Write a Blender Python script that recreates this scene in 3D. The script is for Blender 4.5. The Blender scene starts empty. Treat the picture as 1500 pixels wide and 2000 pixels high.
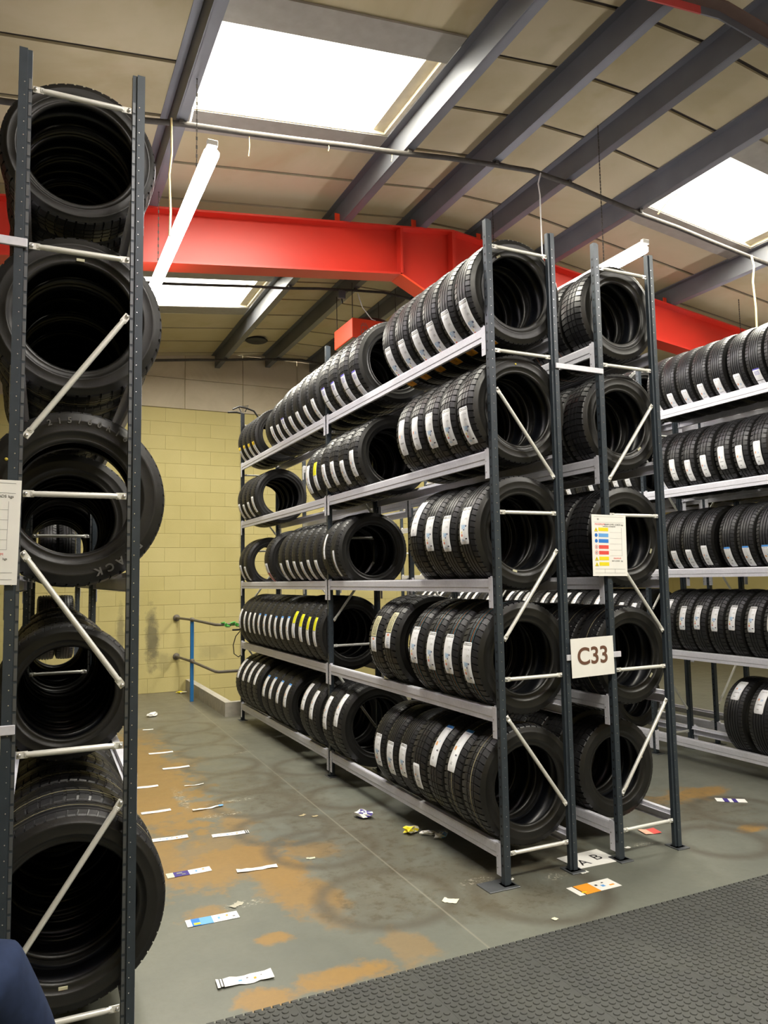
import bpy, bmesh, math, random
from mathutils import Vector, Matrix
random.seed(7)
S = bpy.context.scene
COL = S.collection
PI = math.pi
R_ = math.radians
# ------------------------------------------------------------------ camera
cam_d = bpy.data.cameras.new('camera'); cam = bpy.data.objects.new('camera', cam_d); COL.objects.link(cam)
S.camera = cam
cam_d.sensor_fit = 'VERTICAL'; cam_d.sensor_height = 24.0; cam_d.lens = 24.0*1471.7/2000.0
cam_d.clip_start = 0.05; cam_d.clip_end = 200
yaw, pit, rol = .4432, .0884, -.017
f = Vector((math.sin(yaw)*math.cos(pit), math.cos(yaw)*math.cos(pit), math.sin(pit)))
r = Vector((math.cos(yaw), -math.sin(yaw), 0)); u = r.cross(f)
r2 = math.cos(rol)*r+math.sin(rol)*u; u2 = -math.sin(rol)*r+math.cos(rol)*u
M = Matrix((r2, u2, -f)).transposed().to_4x4(); M.translation = Vector((-2.2992, -3.4248, 1.6))
cam.matrix_world = M
# ------------------------------------------------------------------ world + exposure
w = bpy.data.worlds.new('overcast'); S.world = w; w.use_nodes = True
bg = w.node_tree.nodes['Background']; bg.inputs[0].default_value = (1.0, .97, .88, 1); bg.inputs[1].default_value = 8.0
S.view_settings.view_transform = 'Standard'; S.view_settings.look = 'None'
S.view_settings.exposure = 0.22; S.view_settings.gamma = 1.0; S.view_settings.use_curve_mapping = False
SKY_W = 170      # watts of each rooflight daylight portal
TUBE = 30.0      # emission of the strip lights
def area(name, loc, sx, sy, watts, col, rot=(0, 0, 0)):
    l = bpy.data.lights.new(name, 'AREA'); l.shape = 'RECTANGLE'; l.size = sx; l.size_y = sy; l.energy = watts; l.color = col
    o = bpy.data.objects.new(name, l); COL.objects.link(o); o.location = loc; o.rotation_euler = rot
    return o
RIDGE = 1.475; SL = .118
def zpur(x): return 5.06-SL*max(abs(x-RIDGE), .30)      # underside of purlins
def zcei(x): return zpur(x)+.20                          # underside of lining panels
SKYL = [(x, y, 1.60, .94) for y in (1.22, 5.33, -3.05) for x in (-.60, 3.55)]
for i, (x, y, sx, sy) in enumerate(SKYL):
    area('rooflight_daylight', (x, y, zcei(x)+.10), sx-.1, sy-.1, SKY_W, (1.0, .96, .84), (0, math.atan(SL)*(1 if x > RIDGE else -1), 0))

# ------------------------------------------------------------------ helpers
def link(o, parent=None):
    COL.objects.link(o)
    if parent is not None: o.parent = parent
    return o
def meshdata(name, V, F, mats, mi=None, smooth=False, uv=None):
    me = bpy.data.meshes.new(name); me.from_pydata(V, [], F)
    for m in (mats if isinstance(mats, (list, tuple)) else [mats]): me.materials.append(m)
    if mi: me.polygons.foreach_set('material_index', mi)
    if smooth is True: me.polygons.foreach_set('use_smooth', [True]*len(F))
    elif smooth: me.polygons.foreach_set('use_smooth', smooth)
    if uv:
        l = me.uv_layers.new(name='UVMap')
        l.data.foreach_set('uv', [c for fi in uv for p in fi for c in p])
    me.update(); return me
def ob(name, me, parent=None, loc=(0, 0, 0), rot=(0, 0, 0)):
    o = bpy.data.objects.new(name, me); link(o, parent); o.location = loc; o.rotation_euler = rot; return o
def empty(name, loc=(0, 0, 0), rot=(0, 0, 0)):
    o = bpy.data.objects.new(name, None); link(o); o.location = loc; o.rotation_euler = rot; o.empty_display_size = .1; return o
def tag(o, label, cat, group=None):
    o['label'] = label; o['category'] = cat
    if group: o['group'] = group
    return o
class MB:
    def __init__(s): s.V = []; s.F = []; s.m = []; s.s = []
    def add(s, V, F, m=0, sm=False):
        n = len(s.V); s.V += [tuple(v) for v in V]; s.F += [tuple(i+n for i in f) for f in F]; s.m += [m]*len(F); s.s += [sm]*len(F)
    def box(s, c, d, m=0, rot=None, bev=0):
        x, y, z = [k/2 for k in d]
        if bev:
            b = min(bev, x*.9, y*.9, z*.9)
            bm = bmesh.new(); bmesh.ops.create_cube(bm, size=1)
            for v in bm.verts: v.co = Vector((v.co.x*d[0], v.co.y*d[1], v.co.z*d[2]))
            bmesh.ops.bevel(bm, geom=bm.edges[:], offset=b, segments=1, affect='EDGES')
            V = [v.co.copy() for v in bm.verts]; F = [[v.index for v in f.verts] for f in bm.faces]; bm.free()
        else:
            V = [Vector(p) for p in ((-x, -y, -z), (x, -y, -z), (x, y, -z), (-x, y, -z), (-x, -y, z), (x, -y, z), (x, y, z), (-x, y, z))]
            F = [(0, 3, 2, 1), (4, 5, 6, 7), (0, 1, 5, 4), (1, 2, 6, 5), (2, 3, 7, 6), (3, 0, 4, 7)]
        if rot is not None: V = [rot @ v for v in V]
        s.add([v+Vector(c) for v in V], F, m); return s
    def tube(s, P, rad, n=10, m=0, cap=True):
        P = [Vector(p) for p in P]; rs = rad if isinstance(rad, (list, tuple)) else [rad]*len(P)
        V = []; up = None
        for i, p in enumerate(P):
            t = (P[min(i+1, len(P)-1)]-P[max(i-1, 0)]).normalized()
            if up is None: up = Vector((0, 0, 1)) if abs(t.z) < .9 else Vector((1, 0, 0))
            a = t.cross(up).normalized(); b = a.cross(t).normalized(); up = b
            for k in range(n):
                q = 2*PI*k/n; V.append(p+rs[i]*(math.cos(q)*a+math.sin(q)*b))
        F = [(i*n+k, i*n+(k+1) % n, (i+1)*n+(k+1) % n, (i+1)*n+k) for i in range(len(P)-1) for k in range(n)]
        s.add(V, F, m, True)
        if cap: s.add(V[:n], [tuple(range(n))[::-1]], m); s.add(V[-n:], [tuple(range(n))], m)
        return s
    def prism(s, poly, a, b, axis='z', m=0):
        n = len(poly)
        def pt(p, h): return {'z': (p[0], p[1], h), 'y': (p[0], h, p[1]), 'x': (h, p[0], p[1])}[axis]
        V = [pt(p, a) for p in poly]+[pt(p, b) for p in poly]
        F = [(i, (i+1) % n, n+(i+1) % n, n+i) for i in range(n)]+[tuple(range(n))[::-1], tuple(range(n, 2*n))]
        s.add(V, F, m); return s
    def lathe(s, prof, n=24, axis='z', m=0, sm=True, c=(0, 0, 0)):
        V = []
        for i in range(n):
            a = 2*PI*i/n
            for (rr, h) in prof:
                q = {'z': (rr*math.cos(a), rr*math.sin(a), h), 'y': (rr*math.cos(a), h, rr*math.sin(a)), 'x': (h, rr*math.cos(a), rr*math.sin(a))}[axis]
                V.append((q[0]+c[0], q[1]+c[1], q[2]+c[2]))
        k = len(prof)
        F = [(i*k+j, i*k+j+1, ((i+1) % n)*k+j+1, ((i+1) % n)*k+j) for i in range(n) for j in range(k-1)]
        s.add(V, F, m, sm); return s
    def mesh(s, name, mats):
        me = meshdata(name, s.V, s.F, mats, s.m, s.s)
        bm = bmesh.new(); bm.from_mesh(me); bmesh.ops.recalc_face_normals(bm, faces=bm.faces); bm.to_mesh(me); bm.free(); return me
    def build(s, name, mats, parent=None, loc=(0, 0, 0), rot=(0, 0, 0)): return ob(name, s.mesh(name, mats), parent, loc, rot)

# ------------------------------------------------------------------ materials
class NT:
    def __init__(s, name):
        s.m = bpy.data.materials.new(name); s.m.use_nodes = True; s.t = s.m.node_tree; s.N = s.t.nodes; s.L = s.t.links
        s.b = s.N['Principled BSDF']
    def n(s, typ, **k):
        x = s.N.new(typ)
        for a, v in k.items(): setattr(x, a, v)
        return x
    def set(s, sock, v):
        if hasattr(v, 'is_output') or isinstance(v, bpy.types.NodeSocket): s.L.new(v, sock)
        else: sock.default_value = v
    def math(s, op, a, b=0.0, c=None, clamp=False):
        x = s.n('ShaderNodeMath', operation=op); x.use_clamp = clamp; s.set(x.inputs[0], a); s.set(x.inputs[1], b)
        if c is not None: s.set(x.inputs[2], c)
        return x.outputs[0]
    def mix(s, fac, a, b, blend='MIX'):
        x = s.n('ShaderNodeMix', data_type='RGBA', blend_type=blend); s.set(x.inputs[0], fac)
        for i, v in ((6, a), (7, b)):
            if isinstance(v, tuple): v = (*v, 1) if len(v) == 3 else v
            s.set(x.inputs[i], v)
        return x.outputs[2]
    def ramp(s, fac, p0, p1, c0=(0, 0, 0, 1), c1=(1, 1, 1, 1)):
        x = s.n('ShaderNodeValToRGB'); x.color_ramp.elements[0].position = p0; x.color_ramp.elements[1].position = p1
        x.color_ramp.elements[0].color = c0; x.color_ramp.elements[1].color = c1; s.set(x.inputs[0], fac); return x.outputs[0]
    def noise(s, scale, detail=3, vec=None, rough=.5, dist=0):
        x = s.n('ShaderNodeTexNoise'); x.inputs['Scale'].default_value = scale; x.inputs['Detail'].default_value = detail
        x.inputs['Roughness'].default_value = rough; x.inputs['Distortion'].default_value = dist
        if vec is not None: s.L.new(vec, x.inputs['Vector'])
        return x.outputs['Fac']
    def coord(s, which='Object'): return s.n('ShaderNodeTexCoord').outputs[which]
    def geo(s): return s.n('ShaderNodeNewGeometry').outputs['Position']
    def bump(s, h, st=.3, d=.01):
        x = s.n('ShaderNodeBump'); x.inputs['Strength'].default_value = st; x.inputs['Distance'].default_value = d
        s.L.new(h, x.inputs['Height']); s.L.new(x.outputs[0], s.b.inputs['Normal'])
    def base(s, c, rough=.5, metal=0, spec=.5):
        if isinstance(c, tuple): s.b.inputs['Base Color'].default_value = (*c, 1) if len(c) == 3 else c
        else: s.L.new(c, s.b.inputs['Base Color'])
        s.set(s.b.inputs['Roughness'], rough); s.set(s.b.inputs['Metallic'], metal); s.b.inputs['Specular IOR Level'].default_value = spec
        return s
def simple(name, c, rough=.5, metal=0, spec=.5, var=.12, scale=14):
    t = NT(name); n = t.noise(scale, 4, t.coord())
    c2 = tuple(k*(1-var*2) for k in c); c3 = tuple(min(1, k*(1+var)) for k in c)
    t.base(t.mix(n, c2, c3), rough, metal, spec); return t.m
def emis(name, c, st):
    t = NT(name); t.base(c, .5); t.b.inputs['Emission Color'].default_value = (*c, 1); t.b.inputs['Emission Strength'].default_value = st; return t.m

def m_rubber(name, c, rough, bumps=220):
    t = NT(name); co = t.coord(); n = t.noise(9, 4, co); d = t.noise(60, 3, co)
    col = t.mix(t.ramp(n, .35, .75), tuple(k*.75 for k in c), tuple(k*1.35 for k in c))
    t.base(col, t.math('ADD', t.math('MULTIPLY', d, .2), rough-.1), 0, .5); t.bump(t.noise(bumps, 2, co), .12, .002); return t.m
RUB = m_rubber('tyre_sidewall_rubber', (.0105, .0102, .0092), .42)
TRD = m_rubber('tyre_tread_rubber', (.0165, .0165, .018), .44)
LIN = m_rubber('tyre_liner_rubber', (.006, .007, .010), .36)
RLET = m_rubber('raised_rubber_letters', (.13, .128, .12), .55)
STEEL = simple('dark_blue_grey_paint', (.045, .058, .072), .38, .15, .5, .15, 20)
SLOT = simple('slot_edge_steel', (.16, .17, .18), .4, .6, .5, .1)
HOLE = simple('slot_shadow', (.008, .008, .01), .8)
def m_galv():
    t = NT('galvanised_steel'); co = t.coord(); v = t.n('ShaderNodeTexVoronoi'); v.inputs['Scale'].default_value = 60; t.L.new(co, v.inputs['Vector'])
    n = t.noise(5, 4, co)
    t.base(t.mix(t.math('ADD', t.math('MULTIPLY', v.outputs['Distance'], .5), t.math('MULTIPLY', n, .6), clamp=True), (.60, .60, .67), (.78, .78, .85)), .42, .12); return t.m
GALV = m_galv()
BRACE = simple('zinc_plated_tube', (.82, .82, .77), .32, .25, .5, .05)
BOLT = simple('bright_bolt_head', (.8, .8, .8), .25, .8)
RED = simple('red_gloss_paint', (.50, .022, .010), .42, 0, .5, .06, 3)
ORANGE = simple('orange_red_paint', (.80, .06, .016), .45, 0, .5, .04, 3)
PURL = simple('grey_purlin_steel', (.13, .135, .148), .45, .3, .5, .15, 4)
BROWN = simple('dark_joint_batten', (.075, .060, .052), .8)
PIPE = simple('dusty_dark_conduit', (.055, .048, .040), .85, .0, .5, .3, 30)
TRIM = simple('cream_timber_trim', (.62, .56, .42), .7)
EDGEB = simple('grey_edge_board', (.30, .28, .24), .75)
WHITE = simple('white_enamel', (.8, .8, .8), .35)
CREAMP = simple('cream_paper', (.78, .74, .55), .7)
BLUEP = simple('blue_paint', (.02, .16, .42), .4)
GREYR = simple('dull_grey_rail', (.16, .14, .11), .6, .2)
CONC = simple('kerb_concrete', (.50, .47, .40), .85, 0, .3, .2, 12)
BLACKP = simple('black_plastic', (.012, .012, .012), .5)
NAVY = simple('navy_cloth', (.020, .032, .075), .9, 0, .2, .2, 40)
SKIN = simple('skin', (.55, .33, .24), .5)
HAIR = simple('dark_hair', (.03, .02, .015), .6)
GREENP = simple('green_wrap', (.10, .45, .08), .3)
CORD = simple('yellowed_cord', (.62, .50, .25), .8)
YEL = simple('yellow_print', (.9, .75, .02), .6, var=.02); BLU = simple('blue_print', (.03, .22, .72), .6, var=.02)
LBLU = simple('light_blue_print', (.15, .42, .85), .6, var=.02); REDP = simple('red_print', (.85, .09, .07), .6, var=.02)
INK = simple('black_print', (.02, .02, .02), .6); BRINK = simple('brown_print', (.16, .075, .045), .6, var=.05)
GINK = simple('grey_print', (.25, .25, .27), .6); PAPER = simple('white_paper', (.92, .91, .86), .6, 0, .4, .03)
PURP = simple('purple_print', (.05, .03, .25), .6); ORG = simple('orange_print', (.95, .38, .03), .6, var=.04)

def m_panel():
    t = NT('ceiling_lining_board'); p = t.geo(); oi = t.n('ShaderNodeObjectInfo').outputs['Random']
    n = t.noise(.9, 5, p, .6, .6); n2 = t.noise(3.0, 3, p)
    c = t.mix(t.ramp(n, .35, .7), (.49, .425, .28), (.38, .32, .175)); c = t.mix(t.math('MULTIPLY', oi, .35), c, (.53, .47, .34))
    st = t.ramp(n2, .62, .8); c = t.mix(t.math('MULTIPLY', st, .30), c, (.30, .25, .08))
    rust = t.ramp(t.noise(.7, 4, p, .5, 1.5), .60, .78); c = t.mix(t.math('MULTIPLY', rust, .35), c, (.42, .21, .11))
    t.base(c, .8, 0, .25); return t.m
PANEL = m_panel()
def m_yellow():
    t = NT('yellow_painted_blocks'); p = t.geo(); oi = t.n('ShaderNodeObjectInfo').outputs['Random']
    n = t.noise(1.1, 5, p, .6); c = t.mix(t.ramp(n, .3, .75), (.54, .465, .205), (.46, .395, .155)); c = t.mix(t.math('MULTIPLY', oi, .22), c, (.58, .515, .26))
    sp = t.n('ShaderNodeSeparateXYZ'); t.L.new(p, sp.inputs[0])
    # grimy rubbed patches left of the handrail, 0.2 - 1.6 m up
    dn = t.noise(6, 5, p, .7)
    for (cx, cz, rx, rz, a) in ((-.62, .80, .22, 1.0, .85), (-1.05, .9, .12, .8, .6), (-.45, .45, .25, .3, .35), (.25, .55, .5, .25, .25)):
        dx = t.math('DIVIDE', t.math('SUBTRACT', sp.outputs[0], cx), rx); dz = t.math('DIVIDE', t.math('SUBTRACT', sp.outputs[2], cz), rz)
        d = t.math('SQRT', t.math('ADD', t.math('MULTIPLY', dx, dx), t.math('MULTIPLY', dz, dz)))
        k = t.ramp(t.math('ADD', d, t.math('MULTIPLY', dn, .9)), .7, 1.5, (1, 1, 1, 1), (0, 0, 0, 1))
        c = t.mix(t.math('MULTIPLY', k, a), c, (.14, .125, .075))
    t.base(c, .7, 0, .3); t.bump(t.noise(70, 4, p), .25, .004); return t.m
YBLOCK = m_yellow()
YJOINT = simple('yellow_painted_joint', (.44, .38, .165), .8)
def m_board():
    t = NT('cream_wall_cladding'); p = t.geo(); oi = t.n('ShaderNodeObjectInfo').outputs['Random']
    n = t.noise(2.0, 6, p, .65, .8); c = t.mix(t.ramp(n, .35, .8), (.54, .47, .345), (.40, .34, .235)); c = t.mix(t.math('MULTIPLY', oi, .3), c, (.54, .48, .38))
    t.base(c, .75, 0, .3); return t.m
BOARD = m_board()
def m_floor():
    t = NT('worn_grey_painted_concrete'); p = t.geo(); sp = t.n('ShaderNodeSeparateXYZ'); t.L.new(p, sp.inputs[0]); X, Y = sp.outputs[0], sp.outputs[1]
    n1 = t.noise(1.3, 6, p, .6); n2 = t.noise(7, 6, p, .7); n3 = t.noise(34, 5, p, .7)
    c = t.mix(t.ramp(n1, .3, .7), (.118, .126, .106), (.170, .175, .142)); c = t.mix(t.math('MULTIPLY', t.ramp(n3, .45, .75), .35), c, (.115, .112, .085))
    def dist(cx, cy, rx, ry=None):
        ry = ry or rx
        dx = t.math('DIVIDE', t.math('SUBTRACT', X, cx), rx); dy = t.math('DIVIDE', t.math('SUBTRACT', Y, cy), ry)
        return t.math('SQRT', t.math('ADD', t.math('MULTIPLY', dx, dx), t.math('MULTIPLY', dy, dy)))
    # orange-brown areas where the grey paint has worn through
    wob = t.math('MULTIPLY', t.math('SUBTRACT', t.math('ADD', t.math('MULTIPLY', n2, .6), t.math('MULTIPLY', t.noise(3.5, 7, p, .75), .4)), .5), 2.6)
    acc = None
    for (cx, cy, rx, ry, a) in ((-1.48, 3.4, .55, 2.5, 1.3), (-1.18, 1.05, .42, .26, 1.1), (-.98, .75, .16, .42, 1.1), (-.88, .35, .10, .28, .9), (-1.15, 2.1, .25, .3, .8), (-.75, -.35, .12, .22, .5), (-1.6, 1.3, .25, .6, .9), (-1.1, 3.6, .3, .35, .55), (-1.25, 1.2, .35, .5, .6), (-1.02, .75, .22, .5, .9), (-.95, .15, .12, .25, .5), (-1.0, 1.7, .14, .22, .8), (-1.28, .93, .42, .30, .95), (-1.0, .45, .16, .42, .9), (-1.27, 0.0, .10, .07, 1.3), (-.72, .95, .22, .16, .7), (-1.42, -.45, .13, .10, 1.2),
                                (-1.12, -.44, .26, .10, 1.0), (2.1, .72, .42, .16, 1.1), (1.85, .02, .14, .07, 1.0), (-1.2, 5.0, .25, .5, .6), (-1.47, .42, .12, .1, .8)):
        d = t.math('ADD', dist(cx, cy, rx, ry), wob); k = t.math('MULTIPLY', t.ramp(d, .55, 1.15, (1, 1, 1, 1), (0, 0, 0, 1)), a, clamp=True)
        acc = k if acc is None else t.math('MAXIMUM', acc, k)
    oc = t.mix(n3, (.36, .195, .035), (.24, .14, .04)); c = t.mix(t.math('MULTIPLY', acc, .85), c, oc)
    # dark rings left by stacked tyres
    rk = None
    for (cx, cy, rr) in ((-.70, 5.96, .28), (-.66, 5.2, .29), (-.69, 4.55, .29), (-.68, 3.9, .29), (-.71, 3.3, .30), (-.72, 2.68, .30), (-.77, 2.05, .29), (-.75, 1.42, .30), (-.66, .98, .31), (-.62, .16, .33), (-.10, 1.9, .30), (-.05, 2.9, .3), (1.5, -.05, .26), (.10, -.15, .33), (2.1, .3, .3)):
        d = t.math('ABSOLUTE', t.math('SUBTRACT', dist(cx, cy, 1), rr)); k = t.math('MULTIPLY', t.ramp(d, .010, .070, (1, 1, 1, 1), (0, 0, 0, 1)), t.ramp(n2, .15, .5))
        rk = k if rk is None else t.math('MAXIMUM', rk, k)
    c = t.mix(t.math('MULTIPLY', rk, .75), c, (.085, .075, .055))
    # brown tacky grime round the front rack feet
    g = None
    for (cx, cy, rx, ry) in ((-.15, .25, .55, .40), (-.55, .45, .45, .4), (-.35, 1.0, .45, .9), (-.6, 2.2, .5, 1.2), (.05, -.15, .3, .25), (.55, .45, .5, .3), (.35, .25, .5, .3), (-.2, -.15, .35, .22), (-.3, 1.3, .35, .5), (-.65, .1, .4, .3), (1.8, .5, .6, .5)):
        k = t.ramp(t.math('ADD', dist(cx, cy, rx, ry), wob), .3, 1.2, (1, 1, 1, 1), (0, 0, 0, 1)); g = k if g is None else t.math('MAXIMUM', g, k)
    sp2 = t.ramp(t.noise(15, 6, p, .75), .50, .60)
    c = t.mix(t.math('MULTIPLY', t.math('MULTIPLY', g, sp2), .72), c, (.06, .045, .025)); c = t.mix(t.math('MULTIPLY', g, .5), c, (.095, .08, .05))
    # far end of the aisle scuffed brownish
    far = t.ramp(t.math('DIVIDE', t.math('SUBTRACT', Y, 2.0), 6.0), 0, 1); c = t.mix(t.math('MULTIPLY', far, .6), c, (.17, .14, .085))
    # saw-cut slab joint
    j = t.math('ABSOLUTE', t.math('SUBTRACT', X, t.math('ADD', -.44, t.math('MULTIPLY', Y, .02)))); c = t.mix(t.math('MULTIPLY', t.ramp(j, .002, .006, (1, 1, 1, 1), (0, 0, 0, 1)), .6), c, (.27, .255, .20))
    # pale scraped flecks
    fl = t.ramp(t.noise(23, 6, p, .8, .4), .735, .76); c = t.mix(t.math('MULTIPLY', fl, .5), c, (.55, .52, .42))
    ck = None
    for (cx, cy, rx, ry) in ((-1.22, 2.45, .05, .38), (-1.28, .42, .13, .05), (-.9, 2.2, .22, .04), (-1.05, 1.9, .2, .05), (-.45, 3.7, .16, .05), (.3, -.02, .1, .05), (1.05, .12, .1, .04), (-.1, .12, .12, .05)):
        k = t.ramp(dist(cx, cy, rx, ry), .5, 1.1, (1, 1, 1, 1), (0, 0, 0, 1)); ck = k if ck is None else t.math('MAXIMUM', ck, k)
    c = t.mix(t.math('MULTIPLY', ck, t.ramp(t.noise(42, 6, p, .8), .54, .60)), c, (.55, .52, .42))
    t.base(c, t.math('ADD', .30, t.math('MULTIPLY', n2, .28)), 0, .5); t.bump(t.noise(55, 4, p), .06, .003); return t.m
FLOOR = m_floor()
def m_mat():
    t = NT('black_rubber_floor_tile'); p = t.geo(); n = t.noise(2.2, 5, p, .6); n2 = t.noise(30, 3, p)
    c = t.mix(t.ramp(n, .3, .7), (.034, .036, .031), (.058, .060, .049)); c = t.mix(t.math('MULTIPLY', n2, .5), c, (.07, .07, .075))
    t.base(c, .62, 0, .4); return t.m
MATR = m_mat()
def m_sheet():
    t = NT('translucent_corrugated_sheet'); N = t.N; tr = t.n('ShaderNodeBsdfTranslucent'); tp = t.n('ShaderNodeBsdfTransparent'); mx = t.n('ShaderNodeMixShader')
    tr.inputs[0].default_value = (.9, .88, .8, 1); tp.inputs[0].default_value = (.95, .94, .88, 1); mx.inputs[0].default_value = .5
    t.L.new(tp.outputs[0], mx.inputs[1]); t.L.new(tr.outputs[0], mx.inputs[2]); t.L.new(mx.outputs[0], N['Material Output'].inputs[0]); return t.m
SHEET = m_sheet()

# printed tread labels: flat print laid out over the label's own UV map
def m_label(name, paper, rects, speck=.0):
    t = NT(name); uv = t.n('ShaderNodeUVMap').outputs[0]; sp = t.n('ShaderNodeSeparateXYZ'); t.L.new(uv, sp.inputs[0]); U, V = sp.outputs[0], sp.outputs[1]
    c = paper
    def rect(u0, u1, v0, v1):
        a = t.math('LESS_THAN', t.math('ABSOLUTE', t.math('SUBTRACT', U, (u0+u1)/2)), (u1-u0)/2); b = t.math('LESS_THAN', t.math('ABSOLUTE', t.math('SUBTRACT', V, (v0+v1)/2)), (v1-v0)/2)
        return t.math('MULTIPLY', a, b)
    n = t.noise(30, 2, uv)
    for (u0, u1, v0, v1, col, br) in rects:
        k = rect(u0, u1, v0, v1)
        if br: k = t.math('MULTIPLY', k, t.math('GREATER_THAN', n, br))
        c = t.mix(k, c, col)
    t.base(c, .45, 0, .5); return t.m
Wp = (.93, .94, .97)
HDR = [(.06, .94, .02, .085, (.02, .02, .02), 0), (.12, .88, .034, .071, (.85, .85, .85), 0), (.2, .8, .043, .062, (.03, .03, .03), .42)]
BODY = [(.2, .8, .16, .20, (.62, .62, .62), .5), (.5, .8, .30, .36, (.5, .5, .48), .5), (.15, .62, .48, .60, (.22, .50, .80), .5), (.62, .80, .50, .545, (.08, .10, .2), .4), (.40, .55, .60, .64, (.08, .10, .2), .4),
        (.14, .30, .66, .71, (.9, .75, .2), .4), (.14, .34, .73, .79, (.85, .22, .12), .4), (.2, .5, .86, .92, (.3, .5, .75), .52), (.62, .84, .84, .875, (.03, .03, .05), .4)]
LM = {
 'W': m_label('label_black_framed_header', Wp, HDR+BODY),
 'O': m_label('label_with_orange_end', Wp, [(a, b, c*.8, d*.8, e, g) for (a, b, c, d, e, g) in HDR+BODY]+[(0, 1, .80, 1, (.85, .36, .02), 0), (.4, .7, .86, .93, (.4, .15, .02), .5)]),
 'P': m_label('label_plain_white', Wp, [(.2, .8, .1, .14, (.5, .5, .5), .5), (.15, .35, .42, .5, (.85, .35, .15), .45), (.45, .7, .44, .52, (.3, .5, .75), .5), (.2, .75, .64, .68, (.12, .12, .14), .5), (.25, .5, .82, .88, (.3, .3, .32), .5)]),
 'B': m_label('label_blue_header', Wp, [(0, 1, 0, .075, (.06, .30, .80), 0), (.3, .8, .1, .13, (.6, .6, .65), .45), (.12, .36, .46, .55, (.9, .42, .12), .4), (.4, .6, .42, .47, (.3, .5, .7), .5), (.55, .8, .63, .665, (.04, .04, .06), .4), (.2, .5, .8, .86, (.3, .3, .32), .5)]),
 'Y': m_label('label_yellow_upper_half', Wp, [(0, 1, 0, .46, (.90, .88, .01), 0), (.3, .8, .15, .35, (.45, .42, .01), .55), (.1, .9, .47, .485, (.03, .03, .03), 0), (.2, .8, .55, .95, (.35, .38, .45), .57)]),
 'Z': m_label('label_black_and_yellow_upper_half', Wp, [(0, 1, 0, .58, (.70, .66, .40), 0), (.1, .9, .03, .55, (.05, .05, .04), .5), (0, 1, .58, .60, (.02, .02, .02), 0), (.3, .7, .62, .68, (.85, .3, .15), .4), (.3, .8, .72, .95, (.3, .4, .6), .55)]),
 'V': m_label('label_yellow_header', Wp, [(0, 1, 0, .17, (.85, .60, .02), 0), (.2, .8, .3, .9, (.55, .57, .6), .57)]),
 'N': m_label('label_navy_header', Wp, [(0, 1, 0, .05, (.10, .08, .50), 0), (.15, .85, .10, .28, (.35, .35, .65), .5), (0, 1, .52, .545, (.02, .02, .02), 0), (.2, .8, .6, .95, (.45, .47, .5), .55)]),
 'R': m_label('label_red_lower_half', Wp, [(0, 1, .45, 1, (.60, .16, .14), 0), (.2, .8, .55, .9, (.25, .05, .05), .55), (.2, .8, .1, .4, (.4, .45, .55), .55)]),
}
LDESC = {'W': 'framed white label', 'O': 'orange-ended white label', 'P': 'plain white label', 'B': 'blue-topped white label', 'Y': 'yellow-topped white label', 'Z': 'yellow-black label', 'V': 'amber-topped white label', 'N': 'navy-topped white label', 'R': 'red-ended label', None: 'no tread label'}

# ------------------------------------------------------------------ room shell
def struct(o): o['kind'] = 'structure'; return o
X0, X1, Y0, Y1 = -7.0, 10.0, -7.5, 8.11
PX0, PX1, PY0 = -.10, 2.2, 5.70        # sunken stair well behind the middle racks
fl = MB()
for (a, b, c, d) in ((X0, X1, Y0, PY0), (X0, PX0, PY0, Y1), (PX1, X1, PY0, Y1)): fl.box(((a+b)/2, (c+d)/2, -.05), (b-a, d-c, .1))
struct(fl.build('floor', FLOOR))
pit = MB(); pit.box(((PX0+PX1)/2, (PY0+Y1)/2, -1.25), (PX1-PX0, Y1-PY0, .1)); pit.box((PX0-.03, (PY0+Y1)/2, -.65), (.06, Y1-PY0, 1.1)); pit.box((PX1+.03, (PY0+Y1)/2, -.65), (.06, Y1-PY0, 1.1)); pit.box(((PX0+PX1)/2, PY0-.03, -.65), (PX1-PX0, .06, 1.1))
struct(pit.build('floor', CONC))
# kerb round the well
k = MB(); k.prism([(PX0-.03, PY0-.06), (PX1+.1, PY0-.06), (PX1+.1, PY0+.02), (PX0+.06, PY0+.02), (PX0+.06, Y1), (PX0-.03, Y1)], 0.0, .165, 'z')
kb = k.build('trim_1', CONC); struct(kb)
# back wall: blocks up to 4.22 m, cladding boards above
wb = MB(); wb.box(((X0+X1)/2, Y1+.095, 1.3), (X1-X0, .20, 7.6)); wall = struct(wb.build('wall_back', YJOINT))
BW, BH, ZT = .452, .2115, 4.23
bl = MB(); bl.box((0, 0, 0), (BW-.0045, .02, BH-.0045), bev=.002); blme = bl.mesh('block', YBLOCK)
hb = MB()
for row in range(-6, 20):
    z = ZT-BH*(20-row)+BH/2
    for i in range(-16, 23):
        x = i*BW+(BW/2 if row % 2 else 0)
        if -2.3 < x < 3.0 and row >= 0: ob('block', blme, wall, (x, Y1+.001, z))
        else: hb.box((x, Y1+.001, z), (BW-.0045, .02, BH-.0045))
hb.build('block', YBLOCK, wall)['kind'] = 'stuff'
bd = MB(); bd.box((0, 0, 0), (.894, .02, .46), bev=.004); bdme = bd.mesh('cladding_board', BOARD)
for i in range(-8, 11):
    for kz in range(3): ob('cladding_board', bdme, wall, (-.62+i*.9, Y1-.016, ZT+.235+kz*.465))
def plain_wall(name, c, d): struct(MB().box(c, d).build(name, YBLOCK))
plain_wall('wall_left', (X0-.1, (Y0+Y1)/2, 2.2), (.2, Y1-Y0, 4.6)); plain_wall('wall_right', (X1+.1, (Y0+Y1)/2, 2.2), (.2, Y1-Y0, 4.6)); plain_wall('wall_front', ((X0+X1)/2, Y0-.1, 2.6), (X1-X0, .2, 5.4))
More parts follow.
